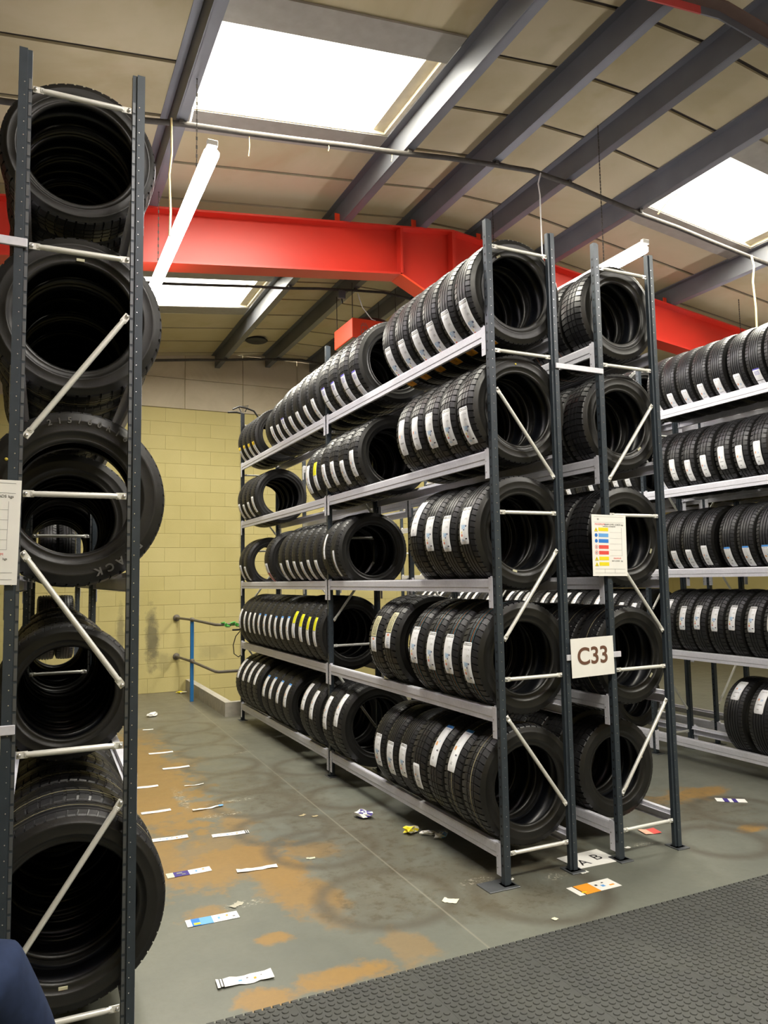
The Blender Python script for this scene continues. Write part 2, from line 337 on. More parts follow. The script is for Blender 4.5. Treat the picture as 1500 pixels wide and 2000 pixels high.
# ceiling: dark backing deck, lining boards, purlins
def is_sky(xc, yc): return any(abs(xc-x) < .9 and abs(yc-y) < .49 for (x, y, sx, sy) in SKYL)
PUR = [-6.70, -4.95, -3.2, -1.45, .29, 1.10, 1.85, 2.66, 4.40, 6.15, 7.90, 9.65]
dk = MB()
for a, b in zip([X0-.1]+PUR, PUR+[X1+.1]):
    for kk in range(-13, 14):
        ya, yb = kk*.61, kk*.61+.61
        if is_sky((a+b)/2, (ya+yb)/2): continue
        za, zb = zcei(a)+.022, zcei(b)+.022
        dk.add([(a, ya, za), (b, ya, zb), (b, yb, zb), (a, yb, za), (a, ya, za+.1), (b, ya, zb+.1), (b, yb, zb+.1), (a, yb, za+.1)], [(0, 3, 2, 1), (4, 5, 6, 7), (0, 1, 5, 4), (1, 2, 6, 5), (2, 3, 7, 6), (3, 0, 4, 7)])
ceil = struct(dk.build('ceiling', BROWN))
cache = {}
for a, b in zip([X0-.1]+PUR, PUR+[X1+.1]):
    key = (round(b-a, 2), 0 if (a+b)/2 < RIDGE-.2 else (2 if (a+b)/2 > RIDGE+.2 else 1))
    if key not in cache:
        m = MB(); wd = b-a-.01; dz = (zcei(b)-zcei(a))/2
        x = wd/2; t_ = .018; y = .286
        m.add([(-x, -y, -dz), (x, -y, dz), (x, y, dz), (-x, y, -dz), (-x, -y, -dz+t_), (x, -y, dz+t_), (x, y, dz+t_), (-x, y, -dz+t_)], [(0, 3, 2, 1), (4, 5, 6, 7), (0, 1, 5, 4), (1, 2, 6, 5), (2, 3, 7, 6), (3, 0, 4, 7)])
        cache[key] = m.mesh('ceiling_panel', PANEL)
    for kk in range(-13, 14):
        yc = kk*.61+.305
        if is_sky((a+b)/2, yc) or yc > Y1+.3: continue
        ob('ceiling_panel', cache[key], ceil, ((a+b)/2, yc, (zcei(a)+zcei(b))/2))
pm = MB()
L0, L1 = Y0, Y1-.01
pm.box((0, (L0+L1)/2, .10), (.012, L1-L0, .20)); pm.box((.035, (L0+L1)/2, .006), (.07, L1-L0, .012)); pm.box((.064, (L0+L1)/2, .016), (.012, L1-L0, .02)); pm.box((-.03, (L0+L1)/2, .194), (.06, L1-L0, .012))
pme = pm.mesh('purlin', PURL)
for x in PUR: ob('purlin', pme, ceil, (x, 0, zpur(x)))
# rooflights
for i, (x, y, sx, sy) in enumerate(SKYL):
    t = empty('window_%d' % (i+1), (x, y, zcei(x))); t['kind'] = 'structure'; t.rotation_euler = (0, math.atan(SL)*(1 if x > RIDGE else -1), 0)
    fr = MB(); hx, hy = sx/2, sy/2
    fr.box((0, -hy, .10), (sx, .03, .22)); fr.box((0, hy, .10), (sx, .03, .22)); fr.box((-hx, 0, .10), (.03, 2*hy, .22)); fr.box((hx, 0, .10), (.03, 2*hy, .22))
    fr.build('window_frame', TRIM, t)
    tr = MB(); tr.box((0, -hy-.13, -.010), (sx+.04, .27, .015)); tr.box((0, hy+.13, -.010), (sx+.04, .27, .015)); tr.build('edge_board', EDGEB, t)
    cs = []; n = 73
    V = [(-hx+sx*kx/(n-1), yy, .215+.022*math.cos(kx*PI/4)) for kx in range(n) for yy in (-hy, hy)]
    F = [(2*kx, 2*kx+2, 2*kx+3, 2*kx+1) for kx in range(n-1)]
    ob('corrugated_sheet', meshdata('corrugated_sheet', V, F, SHEET, smooth=True), t)
    MB().box((hx-.055, 0, .03), (.11, 2*hy-.03, .02)).build('edge_ledge', TRIM, t)
    wv = MB(); n = 41
    for kx in range(n-1):
        ya = -hy+2*hy*kx/(n-1); yb = -hy+2*hy*(kx+1)/(n-1); za = .13+.04*math.sin(kx*PI/5); zb = .13+.04*math.sin((kx+1)*PI/5)
        wv.add([(hx-.11, ya, .04), (hx-.11, yb, .04), (hx-.11, yb, zb), (hx-.11, ya, za), (hx-.095, ya, .04), (hx-.095, yb, .04), (hx-.095, yb, zb), (hx-.095, ya, za)], [(0, 1, 2, 3), (7, 6, 5, 4), (3, 2, 6, 7)])
    wv.build('wavy_closure', TRIM, t)

# ------------------------------------------------------------------ red portal rafter with apex haunch
RY = 2.90
def portal(y):
    e = tag(empty('portal_rafter', (RIDGE, y, zpur(RIDGE))), 'red painted steel portal rafter spanning under the roof with apex haunch', 'beam')
    e.location = (RIDGE, y, 0)
    def zt(x): return 5.06-SL*abs(x)-.003
    D = .465
    wbm = MB()
    for s in (-1, 1):
        xs = [0, s*.60, s*7.4] if s > 0 else [0, s*.60, s*8.2]
        top = [(x, zt(x)) for x in xs]; bot = [(0, zt(0)-D-.36), (s*.60, zt(.60)-D), (xs[2], zt(xs[2])-D)]
        wbm.prism(top+bot[::-1], -.006, .006, 'y')
    wbm.build('web', RED, e)
    for s in (-1, 1):
        xe = s*7.4 if s > 0 else s*8.2
        q = MB(); q.prism([(0, zt(0)), (xe, zt(xe)), (xe, zt(xe)-.018), (0, zt(0)-.018)], -.1, .1, 'y'); q.build('top_flange', RED, e)
        q = MB(); q.prism([(s*.58, zt(.58)-D), (xe, zt(xe)-D), (xe, zt(xe)-D-.018), (s*.58, zt(.58)-D-.018)], -.1, .1, 'y'); q.build('bottom_flange', RED, e)
        q = MB(); q.prism([(0, zt(0)-D-.36), (s*.60, zt(.6)-D), (s*.60, zt(.6)-D-.02), (0, zt(0)-D-.38)], -.1, .1, 'y'); q.build('haunch_flange', ORANGE, e)
        q = MB(); q.prism([(s*.58-.012, zt(.58)-.018), (s*.58+.012, zt(.58)-.018), (s*.58+.012, zt(.58)-D), (s*.58-.012, zt(.58)-D)], -.095, .095, 'y'); q.build('stiffener', RED, e)
    q = MB(); q.prism([(-.016, zt(0)-.018), (.016, zt(0)-.018), (.016, zt(0)-D-.36), (-.016, zt(0)-D-.36)], -.10, .10, 'y'); q.build('apex_plate', RED, e)
    for x in PUR:
        if X0+.5 < x < X1-.5:
            q = MB(); q.box((x-RIDGE-.03, -.02, zpur(x)+.05), (.05, .008, .10)); q.build('purlin_cleat', ORANGE, e)
    return e
portal(RY)
portal(-4.9)['label'] = 'red painted steel portal rafter overhead behind the rubber mat'

# small red/grey angle tie near the camera, top right of the frame
def zrun(x, drop): return 5.06-SL*abs(x-RIDGE)-drop
t = tag(empty('roof_tie', (0, -.42, 0)), 'rusty brown angle tie with red and grey painted lengths, top right corner', 'beam')
def slopebar(m, xa, xb, y0, y1, drop, h):
    pts = [x for x in (xa, RIDGE, xb) if xa <= x <= xb]
    for a, b in zip(pts[:-1], pts[1:]):
        m.prism([(a, zrun(a, drop)), (b, zrun(b, drop)), (b, zrun(b, drop)-h), (a, zrun(a, drop)-h)], y0, y1, 'y')
m = MB(); slopebar(m, -6.6, 9.4, -.05, .02, .0, .012); m.build('top_leg', simple('rust_brown_steel', (.11, .07, .055), .8), t)
m = MB(); slopebar(m, -6.6, 1.32, .02, .03, .0, .062); m.build('red_leg', simple('faded_red_paint', (.42, .05, .04), .6), t)['label'] = 'faded red length'
m = MB(); slopebar(m, 1.32, 9.4, .02, .03, .0, .062); m.build('grey_leg', PURL, t)['label'] = 'grey length'

# conduits strung under the purlins
def conduit(y, label, rad=.016, x0=-6.8, x1=9.8):
    P = [(x0+(x1-x0)*i/40, y+.006*math.sin(i*1.7), zrun(x0+(x1-x0)*i/40, .03+.006*math.sin(i*2.3))) for i in range(41)]
    e = tag(empty('conduit', (0, 0, 0)), label, 'pipe')
    MB().tube(P, rad, 8).build('pipe', PIPE, e)
    for x in PUR:
        if x0 < x < x1: MB().box((x+.03, y, zrun(x+.03, .012)), (.03, .05, .035)).build('clip', PIPE, e)
    return e
conduit(1.53, 'dusty dark conduit crossing under the purlins beside the nearest rooflights', .020)
conduit(4.48, 'dark conduit crossing under the purlins behind the red rafter', .016)
conduit(7.50, 'dark conduit close to the far wall under the purlins', .020)
# cable bundle and box on the second conduit
t = tag(empty('junction_box', (.94, 4.45, 0)), 'small grey junction box clipped to the dark conduit near the fan heater', 'box')
MB().box((0, 0, zrun(.94, .10)), (.09, .05, .10), bev=.008).build('housing', PURL, t); MB().tube([(0, 0, zrun(.94, .14)), (.01, 0, zrun(.94, .2))], .009).build('gland', BLACKP, t)

# ------------------------------------------------------------------ strip lights
TUBEM = emis('lit_fluorescent_tube', (1.0, .95, 1.0), TUBE)
def strip_light(x, y0, y1, z, label):
    e = tag(empty('strip_light', (x, (y0+y1)/2, z)), label, 'light', 'hanging strip lights')
    L = y1-y0
    MB().box((0, 0, .045), (.05, L, .03), bev=.006).build('housing', WHITE, e)
    MB().box((0, 0, 0), (.085, L-.012, .058), bev=.018).build('diffuser', TUBEM, e)
    for s in (-1, 1):
        MB().box((0, s*(L/2-.012), .048), (.06, .03, .034), bev=.003).build('end_cap', WHITE, e)
        zt = zcei(x)-z
        q = MB(); n = int(zt/.03)
        for i in range(n):
            q.box((0, s*(L/2-.45), .07+i*(zt-.07)/n), (.010 if i % 2 else .003, .003 if i % 2 else .010, .024))
        q.build('chain', PIPE, e)
    return e
strip_light(-1.41, .60, 3.0, 4.0, 'lit strip light hanging in front of the red rafter, left')
strip_light(1.78, .58, 3.0, 4.0, 'lit strip light hanging above the rack right of the C33 sign')
strip_light(-1.41, -3.4, -1.0, 4.0, 'added fill strip light hanging over the rubber mat, out of frame')  # unseen lamp, added to brighten the rack fronts and signs
strip_light(-1.41, -6.6, -4.2, 4.0, 'added fill strip light hanging behind the camera, out of frame')  # unseen lamp, added as fill from behind the camera
strip_light(1.78, -3.4, -1.0, 4.0, 'added fill strip light hanging right of the rubber mat, out of frame')  # right-hand row carried on out of view, added to light the front faces
strip_light(5.2, .58, 3.0, 4.0, 'added fill strip light hanging unseen in the aisle beyond the far right rack')  # added fill lamp for the right aisle, no fitting seen there
# hanging cords
def cord(P, label, mat, rad=.006):
    o = MB().tube(P, rad, 6).build('hanging_cord', mat); tag(o, label, 'cord'); return o
cord([(-1.49, 1.5, 4.70), (-1.485, 1.5, 4.45), (-1.50, 1.5, 4.3), (-1.49, 1.5, 4.05), (-1.495, 1.5, 3.88)], 'frayed yellowish cord hanging beside the left strip light', CORD, .008)
cord([(1.56, 1.5, 5.0), (1.53, 1.5, 4.90), (1.545, 1.5, 4.80), (1.545, 1.5, 4.3), (1.555, 1.5, 4.1)], 'white cord hanging above the C33 racks', WHITE, .006)
cord([(4.10, 1.5, 4.72), (4.13, 1.5, 4.62), (4.10, 1.5, 4.45), (4.12, 1.5, 4.2), (4.11, 1.5, 3.8), (4.115, 1.5, 3.6)], 'yellow twisted cord hanging at the right edge above far rack', CORD, .010)
cord([(-1.36, 1.53, 4.72), (-1.33, 1.45, 4.9), (-1.30, 1.35, 5.0)], 'short white cable tied up beside the left rooflight corner', WHITE, .007)
cord([(2.88, 1.5, 4.9), (2.92, 1.4, 5.0), (2.99, 1.3, 5.06)], 'short cable looped at the right rooflight corner', CORD, .006)
for i, (x, ln, lb) in enumerate(((-.95, .16, 'cobwebbed dust strand hanging from near conduit, longer one left of centre'), (-.35, .05, 'short dust strand on near conduit under left rooflight'), (.17, .07, 'dust strand on near conduit below rooflight corner purlin'))):
    cord([(x, 1.53, zrun(x, .04)), (x+.004, 1.53, zrun(x, .04+ln/2)), (x-.003, 1.53, zrun(x, .04+ln))], lb, CORD, .003)

# ------------------------------------------------------------------ fan heater
t = tag(empty('fan_heater', (1.02, 4.33, 4.37)), 'red box fan heater hung on chains under the roof behind the racks', 'heater')
MB().box((.30, .28, .115), (.60, .56, .23), bev=.006).build('casing', ORANGE, t)
q = MB()
for i in range(5): q.box((.30, .07+i*.1, -.006), (.5, .05, .012), rot=Matrix.Rotation(.5, 3, 'X'))
q.build('outlet_louvre', BLACKP, t); MB().box((.30, .28, -.002), (.57, .53, .008)).build('outlet_frame', SLOT, t)
MB().lathe([(.0, .30), (.2, .30), (.27, .29), (.275, .23), (.0, .23)], 28, 'z', c=(.34, .34, 0)).build('fan_shroud', simple('dark_red_shroud', (.07, .015, .012), .6), t)
for dx, dy in ((.02, .04), (.58, .04), (.02, .52), (.58, .52)):
    MB().tube([(dx, dy, .23), (dx, dy, zpur(1.02+dx)-4.37+.02)], .005, 6).build('chain', PIPE, t)
q = MB()
for a, b in (((.11, -.003, .05), (.11, .006, .115)), ((.19, -.003, .05), (.19, .006, .115))):
    q.box((a[0], -.003, .10), (.008, .006, .10))
q.box((.15, -.003, .05), (.088, .006, .008)); q.box((.15, -.003, .15), (.088, .006, .008))
for i in range(5): q.box((.122+i*.014, -.003, .165+.01*(i % 2)), (.006, .006, .022))
q.box((.15, -.003, .10), (.045, .006, .008)); q.box((.15, -.003, .10), (.008, .006, .05)); q.box((.30, -.003, .12), (.07, .006, .02))
q.build('emblem', simple('faded_badge', (.45, .16, .12), .5), t)
cord([(1.10, 4.35, 4.9), (1.14, 4.30, 4.72), (1.28, 4.36, 4.62), (1.42, 4.45, 4.64)], 'white flex looping onto the red fan heater', WHITE, .006)

# ------------------------------------------------------------------ tyres
def tyre_meshes(kind, R, rb, W):
    """carcass (sidewalls + liner) and tread band; axis along Y, front face towards -Y"""
    h = W/2
    side = [(rb+.006, -h*.62), (rb, -h*.74), (rb+.006, -h*.84), (rb+.014, -h*.86), (rb+.018, -h*.84), (rb+(R-rb)*.30, -h*.97), (rb+(R-rb)*.33, -h*.995), (rb+(R-rb)*.36, -h*.985), (rb+(R-rb)*.62, -h*1.0), (rb+(R-rb)*.66, -h*1.012), (rb+(R-rb)*.69, -h*.99), (R-.026, -h*.955), (R-.013, -h*.90)]
    outer = side+[(a, -b) for a, b in side[::-1]]
    inner = [(rb+.006, h*.62), (rb+.03, h*.80), (rb+(R-rb)*.5, h*.90), (R-.028, h*.78), (R-.020, h*.4), (R-.020, -h*.4), (R-.028, -h*.78), (rb+(R-rb)*.5, -h*.90), (rb+.03, -h*.80), (rb+.006, -h*.62)]
    n = 72; V = []; F = []; mi = []
    prof = outer+inner; k = len(prof)
    for i in range(n):
        a = 2*PI*i/n
        for (rr, y) in prof: V.append((rr*math.cos(a), y, rr*math.sin(a)))
    no = len(outer)
    for i in range(n):
        for j in range(k-1):
            if j == len(side)-1: continue
            F.append((i*k+j, i*k+j+1, ((i+1) % n)*k+j+1, ((i+1) % n)*k+j)); mi.append(0 if j < no-1 else 1)
    carc = meshdata('tyre', V, F, [RUB, LIN], mi, True)
    # tread
    if kind == 0: gro = [(-.52, .085), (-.17, .095), (.17, .095), (.52, .085)]; pitches = 60; cut = .20; depth = .008; sh = .60
    elif kind == 1: gro = [(-.42, .10), (0, .07), (.42, .10)]; pitches = 46; cut = .26; depth = .011; sh = .62
    elif kind == 2: gro = [(-.60, .06), (-.34, .08), (-.08, .07), (.18, .08), (.46, .07)]; pitches = 66; cut = .2; depth = .007; sh = .68
    else: gro = [(-.45, .085), (-.10, .08), (.26, .09)]; pitches = 52; cut = .22; depth = .009; sh = .55
    def crown(v): return R-.010*abs(v)**3.2-(.0)
    ys = [(-1.0, R-.013, 's'), (-.955, R-.0075, 's'), (-.88, crown(.88), 's')]
    edge = -.88
    for (c, wd) in gro:
        ys += [(c-wd/2-.001, crown(c), 'r'), (c-wd/2+.006, crown(c)-.010, 'g'), (c+wd/2-.006, crown(c)-.010, 'g'), (c+wd/2+.001, crown(c), 'r')]
    ys += [(.88, crown(.88), 's'), (.955, R-.0075, 's'), (1.0, R-.013, 's')]
    # a few extra points on the shoulders so the cuts have an inner end
    ys.insert(3, (-sh, crown(sh), 'e')); ys.sort(key=lambda q: q[0])
    ys.append((sh, crown(sh), 'e')); ys.sort(key=lambda q: q[0])
    V = []; F = []; k = len(ys); n = pitches*4; slope = .35 if kind in (0, 3) else (0.0 if kind == 2 else .15)
    for i in range(n):
        p, q = divmod(i, 4); fr = (0, 1-cut, 1-cut+.03, .97)[q]; low = q in (2, 3)
        for (v, rr, ty) in ys:
            a = 2*PI*(p+fr+(slope*abs(v) if ty == 's' else slope*.5))/pitches
            rad = rr-(depth if (low and ty == 's') else 0) - (.003 if (low and ty == 'e') else 0)
            if kind in (1, 3) and ty == 'r' and low: rad -= .003
            V.append((rad*math.cos(a), v*h*.905, rad*math.sin(a)))
    for i in range(n):
        for j in range(k-1): F.append((i*k+j, i*k+j+1, ((i+1) % n)*k+j+1, ((i+1) % n)*k+j))
    tread = meshdata('tread', V, F, TRD)
    return carc, tread
TY = {}
def get_ty(kind, R, rb, W):
    key = (kind, round(R, 3), round(rb, 3), round(W, 3))
    if key not in TY: TY[key] = tyre_meshes(*key)
    return TY[key]
LC = {}
def get_label(style, arc, wd, R):
    key = (style, arc, wd, round(R, 3))
    if key in LC: return LC[key]
    n = 14; V = []; F = []; uv = []; t_ = .0012; rr = R+.0012
    for i in range(n+1):
        a = R_(arc)*(.5-i/n); ww = wd/2*(0.86 if i in (0, n) else 1)
        for s in (-1, 1):
            V.append((-(rr+t_)*math.cos(a), s*ww, (rr+t_)*math.sin(a)))
    for i in range(n+1):
        a = R_(arc)*(.5-i/n); ww = wd/2*(0.86 if i in (0, n) else 1)
        for s in (-1, 1): V.append((-(rr-.0005)*math.cos(a), s*ww, (rr-.0005)*math.sin(a)))
    b = 2*(n+1)
    for i in range(n):
        q = (2*i, 2*i+2, 2*i+3, 2*i+1); F.append(q)
        # u runs left to right as seen from outside (-X): +Y is left
        uv.append([(1, i/n), (1, (i+1)/n), (0, (i+1)/n), (0, i/n)])
        F.append((b+2*i, b+2*i+1, b+2*i+3, b+2*i+2)); uv.append([(0, 0)]*4)
        F.append((2*i, b+2*i, b+2*i+2, 2*i+2)); uv.append([(0, .5)]*4); F.append((2*i+1, 2*i+3, b+2*i+3, b+2*i+1)); uv.append([(0, .5)]*4)
    LC[key] = meshdata('tread_label', V, F, LM[style], smooth=True, uv=uv); return LC[key]
stk = MB(); stk.box((0, 0, 0), (.030, .003, .012), bev=.001); STKME = stk.mesh('bead_sticker', simple('small_barcode_sticker', (.62, .60, .42), .6))
dot = MB(); dot.lathe([(0, -.001), (.006, -.001), (.006, .001), (0, .001)], 10, 'y'); 
DOTY = dot.mesh('paint_dot', simple('yellow_paint_dot', (.75, .6, .08), .5)); DOTR = dot.mesh('paint_dot', simple('red_paint_dot', (.7, .08, .04), .5))
LINEM = {'o': simple('orange_tread_line', (.36, .14, .06), .6), 'b': simple('teal_tread_line', (.04, .13, .17), .6), 'c': simple('cream_tread_line', (.40, .36, .22), .6)}
def tread_line(kind_c, v, R, W, parent):
    q = MB(); y = v*W/2*.905; q.lathe([(R-.0006*0+.0006, y-.0022), (R+.0006, y+.0022), (R-.002, y+.0022), (R-.002, y-.0022), (R+.0006, y-.0022)], 72, 'y')
    q.build('tread_line', LINEM[kind_c], parent)
SHELF = {5: 'top shelf', 4: 'fourth shelf', 3: 'middle shelf', 2: 'second shelf', 1: 'bottom shelf'}
def ordn(i):
    return '%d%s' % (i, 'th' if 10 <= i % 100 <= 20 else {1: 'st', 2: 'nd', 3: 'rd'}.get(i % 10, 'th'))
def tyre(x, y, z, kind, R, rb, W, rackname, shelf, idx, style=None, ang=0, arc=50, lw=.052, sticker=None, dotp=None, lines=(), yawr=0, group=None):
    ca, tr = get_ty(kind, R, rb, W)
    o = ob('tyre', ca, None, (x, y, z), (0, 0, yawr))
    tag(o, 'black tyre, %s, %s from front on %s, %s' % (LDESC[style], ordn(idx), SHELF[shelf], rackname), 'tyre', group or ('tyres on the %s of the %s' % (SHELF[shelf], rackname)))
    ob('tread', tr, o, rot=(0, random.random()*6.28, 0))
    if style:
        ob('tread_label', get_label(style, arc, lw, R), o, (0, random.uniform(-.006, .006), 0), (0, R_(ang), 0))
    if sticker is not None:
        a = R_(sticker); rr = rb+.017; s = ob('bead_sticker', STKME, o, (rr*math.cos(a), -W/2*.90, rr*math.sin(a)), (0, -a+PI/2, 0))
    if dotp is not None:
        a = R_(dotp[1]); rr = rb+(R-rb)*.45; ob('paint_dot', DOTY if dotp[0] == 'y' else DOTR, o, (rr*math.cos(a), -W/2*.995, rr*math.sin(a)))
    for (c, v) in lines: tread_line(c, v, R, W, o)
    return o
def seat(R, ch=.197): return math.sqrt(R*R-ch*ch)

ZA = {1: .20, 2: .90, 3: 1.59, 4: 2.295, 5: 2.985}
ZC = {1: .20, 2: .94, 3: 1.643, 4: 2.35, 5: 3.06}
ZL = {1: .19, 2: .92, 3: 1.64, 4: 2.36, 5: 3.07}
CXA, CXB, CXC, CXL = .215, .985, 3.065, -2.146
nA = 'rack left of C33 sign'; nB = 'rack right of C33 sign'; nC = 'far right rack'; nL = 'left foreground rack'
# ---- rack A rows: (y, width, label style, angle, arc, kind, R)
def row(name, cx, zt, shelf, items, rb=.205, **kw):
    for i, it in enumerate(items):
        y, W, st, ang, arc, kind, R = it[:7]
        gaps = [abs(y-items[j][0]) for j in (i-1, i+1) if 0 <= j < len(items)]
        W = round(min([W]+[g/1.03-.006 for g in gaps]), 3); ang += 0; arc = arc if st == 'O' else round(arc*.78); ex = it[7] if len(it) > 7 else {}
        rbb = ex.pop('rb', rb+(R-.317)*.5)
        tyre(cx, y, zt+seat(R)+.001, kind, R, rbb, W, name, shelf, i+1, st, ang+random.uniform(-1.5, 1.5), arc, ex.pop('lw', {'O': .086, 'W': .086}.get(st, .078) if W > .17 else .062), yawr=random.uniform(-.012, .012), **ex)
A5 = [(.135, .19, 'O', -41, 60, 0, .317, dict(sticker=120)), (.335, .19, 'O', -41, 60, 0, .317, dict()), (.53, .19, 'O', -41, 60, 0, .317, dict()), (.725, .19, 'O', -41, 60, 0, .317, dict()), (.92, .19, 'O', -42, 60, 0, .317, dict()), (1.115, .19, 'O', -42, 60, 0, .317, dict()),
      (1.70, .195, 'N', -32, 50, 3, .325), (1.915, .195, 'N', -28, 50, 3, .325), (2.13, .195, 'N', -30, 50, 3, .325), (2.345, .195, 'N', -30, 50, 3, .325),
      (2.63, .19, 'P', -34, 52, 0, .32), (2.84, .19, 'P', -36, 52, 0, .32), (3.07, .19, 'P', -38, 50, 0, .32), (3.28, .19, 'P', -36, 50, 2, .315), (3.49, .19, 'N', -30, 50, 2, .315), (3.69, .19, 'P', -34, 50, 2, .30), (3.88, .18, 'P', -28, 46, 2, .30), (4.08, .18, None, 0, 0, 2, .285),
      (4.60, .175, 'V', -38, 56, 2, .30), (4.785, .175, 'V', -36, 56, 2, .30), (4.97, .175, 'V', -34, 56, 2, .30), (5.155, .175, 'V', -34, 56, 2, .30)]
row(nA, CXA, ZA[5], 5, A5)
A4 = [(.135, .19, 'W', -20, 50, 3, .32, dict(dotp=('y', 95))), (.335, .19, 'W', -15, 50, 3, .32, dict()), (.53, .19, 'W', -10, 50, 3, .32, dict()), (.725, .19, 'P', -6, 48, 3, .32, dict()), (.92, .19, 'P', -6, 54, 3, .32, dict()),
      (1.76, .195, 'P', -13, 48, 1, .315), (1.965, .195, 'P', -22, 46, 1, .315), (2.17, .195, 'P', -16, 46, 1, .315), (2.37, .19, 'P', -18, 48, 3, .315), (2.61, .18, 'Y', -8, 60, 0, .30), (2.80, .18, 'P', -8, 62, 0, .30),
      (4.58, .185, 'P', -18, 44, 2, .305), (4.775, .185, 'P', -28, 44, 2, .305), (4.965, .185, 'P', -28, 44, 2, .305), (5.155, .185, 'P', -26, 44, 2, .305)]
row(nA, CXA, ZA[4], 4, A4)
A3 = [(.15, .195, 'W', 8, 48, 0, .325, dict(sticker=-105)), (.355, .195, 'W', 2, 48, 0, .325), (.56, .195, 'W', 4, 48, 0, .325), (.765, .195, 'P', 22, 54, 3, .325, dict()),
      (2.17, .19, 'P', -20, 52, 0, .31, dict(lw=.034)), (2.37, .185, 'P', 7, 50, 0, .31, dict(lw=.034)), (2.61, .185, 'P', -30, 46, 2, .305, dict(lw=.065)), (2.80, .185, 'P', -28, 46, 2, .305, dict(lw=.065)), (2.99, .185, 'P', -28, 46, 2, .305, dict(lw=.065)), (3.18, .185, 'P', -28, 46, 2, .305, dict(lw=.065)), (3.38, .185, 'P', -26, 46, 2, .305, dict(lw=.065)), (3.58, .185, 'P', -28, 46, 2, .305, dict(lw=.065)),
      (4.08, .19, 'R', -30, 54, 3, .30), (4.95, .18, 'P', -26, 44, 2, .29), (5.15, .18, 'P', -22, 44, 2, .29)]
row(nA, CXA, ZA[3], 3, A3)
LN = [('b', -.34), ('o', -.17), ('b', .0)]
A2 = [(.17, .195, 'W', -4, 52, 3, .317, dict(lines=LN, rb=.195)), (.38, .195, 'W', 3, 52, 3, .317, dict(lines=LN)), (.585, .195, 'W', 4, 52, 3, .317, dict(lines=LN)), (.80, .195, 'W', 6, 52, 3, .317, dict(lines=LN)),
      (1.17, .215, 'Z', 18, 56, 1, .325), (1.395, .215, 'Z', 13, 56, 1, .325),
      (2.615, .18, 'Y', 2, 58, 2, .315), (2.79, .185, 'Y', 4, 58, 2, .315), (2.98, .185, 'Y', 6, 58, 2, .315), (3.17, .185, 'Y', 9, 58, 2, .315)]
A2 += [(3.365+.191*i, .18, 'B' if i in (0, 1, 2, 4, 5) else 'P', 2, 52, 2, .31, dict(lw=.065)) for i in range(10)]
A2[-1] = (5.09, .18, 'P', 6, 52, 2, .31, dict(lw=.065))
row(nA, CXA, ZA[2], 2, A2)
A1 = [(.175, .20, None, 0, 0, 3, .325, dict(lines=[('c', -.12)])), (.385, .20, 'B', 33, 62, 3, .317, dict(lines=[('c', -.12)])), (.59, .20, 'B', 33, 62, 3, .317), (.80, .20, 'P', -12, 36, 3, .317),
      (1.01, .185, 'W', 0, 50, 2, .305, dict()), (1.205, .185, 'W', -3, 52, 2, .305, dict()), (1.40, .185, 'W', -2, 52, 2, .305, dict()),
      (2.13, .20, 'P', 25, 60, 3, .325), (2.36, .20, 'P', 14, 60, 3, .325), (2.70, .20, 'P', 20, 56, 0, .32), (2.92, .20, 'P', 28, 56, 0, .32)]
A1 += [(3.45+.235*i, .20, 'B', 19, 52, 2, .31) for i in range(4)]+[(4.45+.233*i, .205, 'P', 30, 54, 1, .325) for i in range(4)]
row(nA, CXA, ZA[1], 1, A1)
# ---- rack B
for sh in (1, 2, 3, 4, 5):
    its = []; y = {1: .33, 2: .17, 3: .16, 4: .16, 5: .15}[sh]; R = {1: .30, 2: .295, 3: .31, 4: .31, 5: .305}[sh]; kd = {1: 1, 2: 0, 3: 3, 4: 3, 5: 3}[sh]
    i = 0
    while y < (2.3 if sh in (1, 2) else 1.75):
        W = .20
        if abs(y-2.49) < W/2+.04: y = 2.49+W/2+.04
        ex = dict()
        if i == 0: ex = dict(sticker={1: 15, 2: -40, 3: -25, 4: -50, 5: 160}[sh])
        if sh == 2 and i < 3: ex['lines'] = [('c', -.2)]
        if sh == 5 and i in (1, 2): ex['lines'] = [('o', -.1)]
        its.append((y, W, None, 0, 0, kd, R+(.012 if (sh == 1 and 0 < i < 3) else 0), ex))
        y += .212+(.45 if i in (6, 14) else 0); i += 1
    row(nB, CXB, ZA[sh], sh, its, rb=.195)
# ---- rack C (posts at -0.70, 1.80, 4.30, 6.80)
def cpost(y, W): return any(abs(y-p) < W/2+.04 for p in (-.70, 1.80, 4.30, 6.80))
Wc = .162
C = {5: [(y, 'N' if y < .6 else 'P', -38, 46) for y in (.18, .35, .52, .69, .88, 1.05, 1.22, 1.39, 1.56)],
     4: [(y, 'P', a, 46) for y, a in ((.52, -12), (.69, -12), (.86, -10), (1.04, -16), (1.21, -20), (1.37, -16), (1.55, -40))],
     3: [(y, 'B' if y < .9 else 'P', a, 44) for y, a in ((.34, -28), (.52, -28), (.69, -28), (.86, -28), (1.09, -26), (1.26, -30), (1.42, -30), (1.585, -38))],
     2: [(y, 'W', a, 50) for y, a in ((.50, 16), (.67, 15), (.85, 15), (1.02, 12), (1.19, 15), (1.36, 11), (1.54, 25))],
     1: [(.66, 'P', 32, 48), (.89, 'P', 46, 44)]}
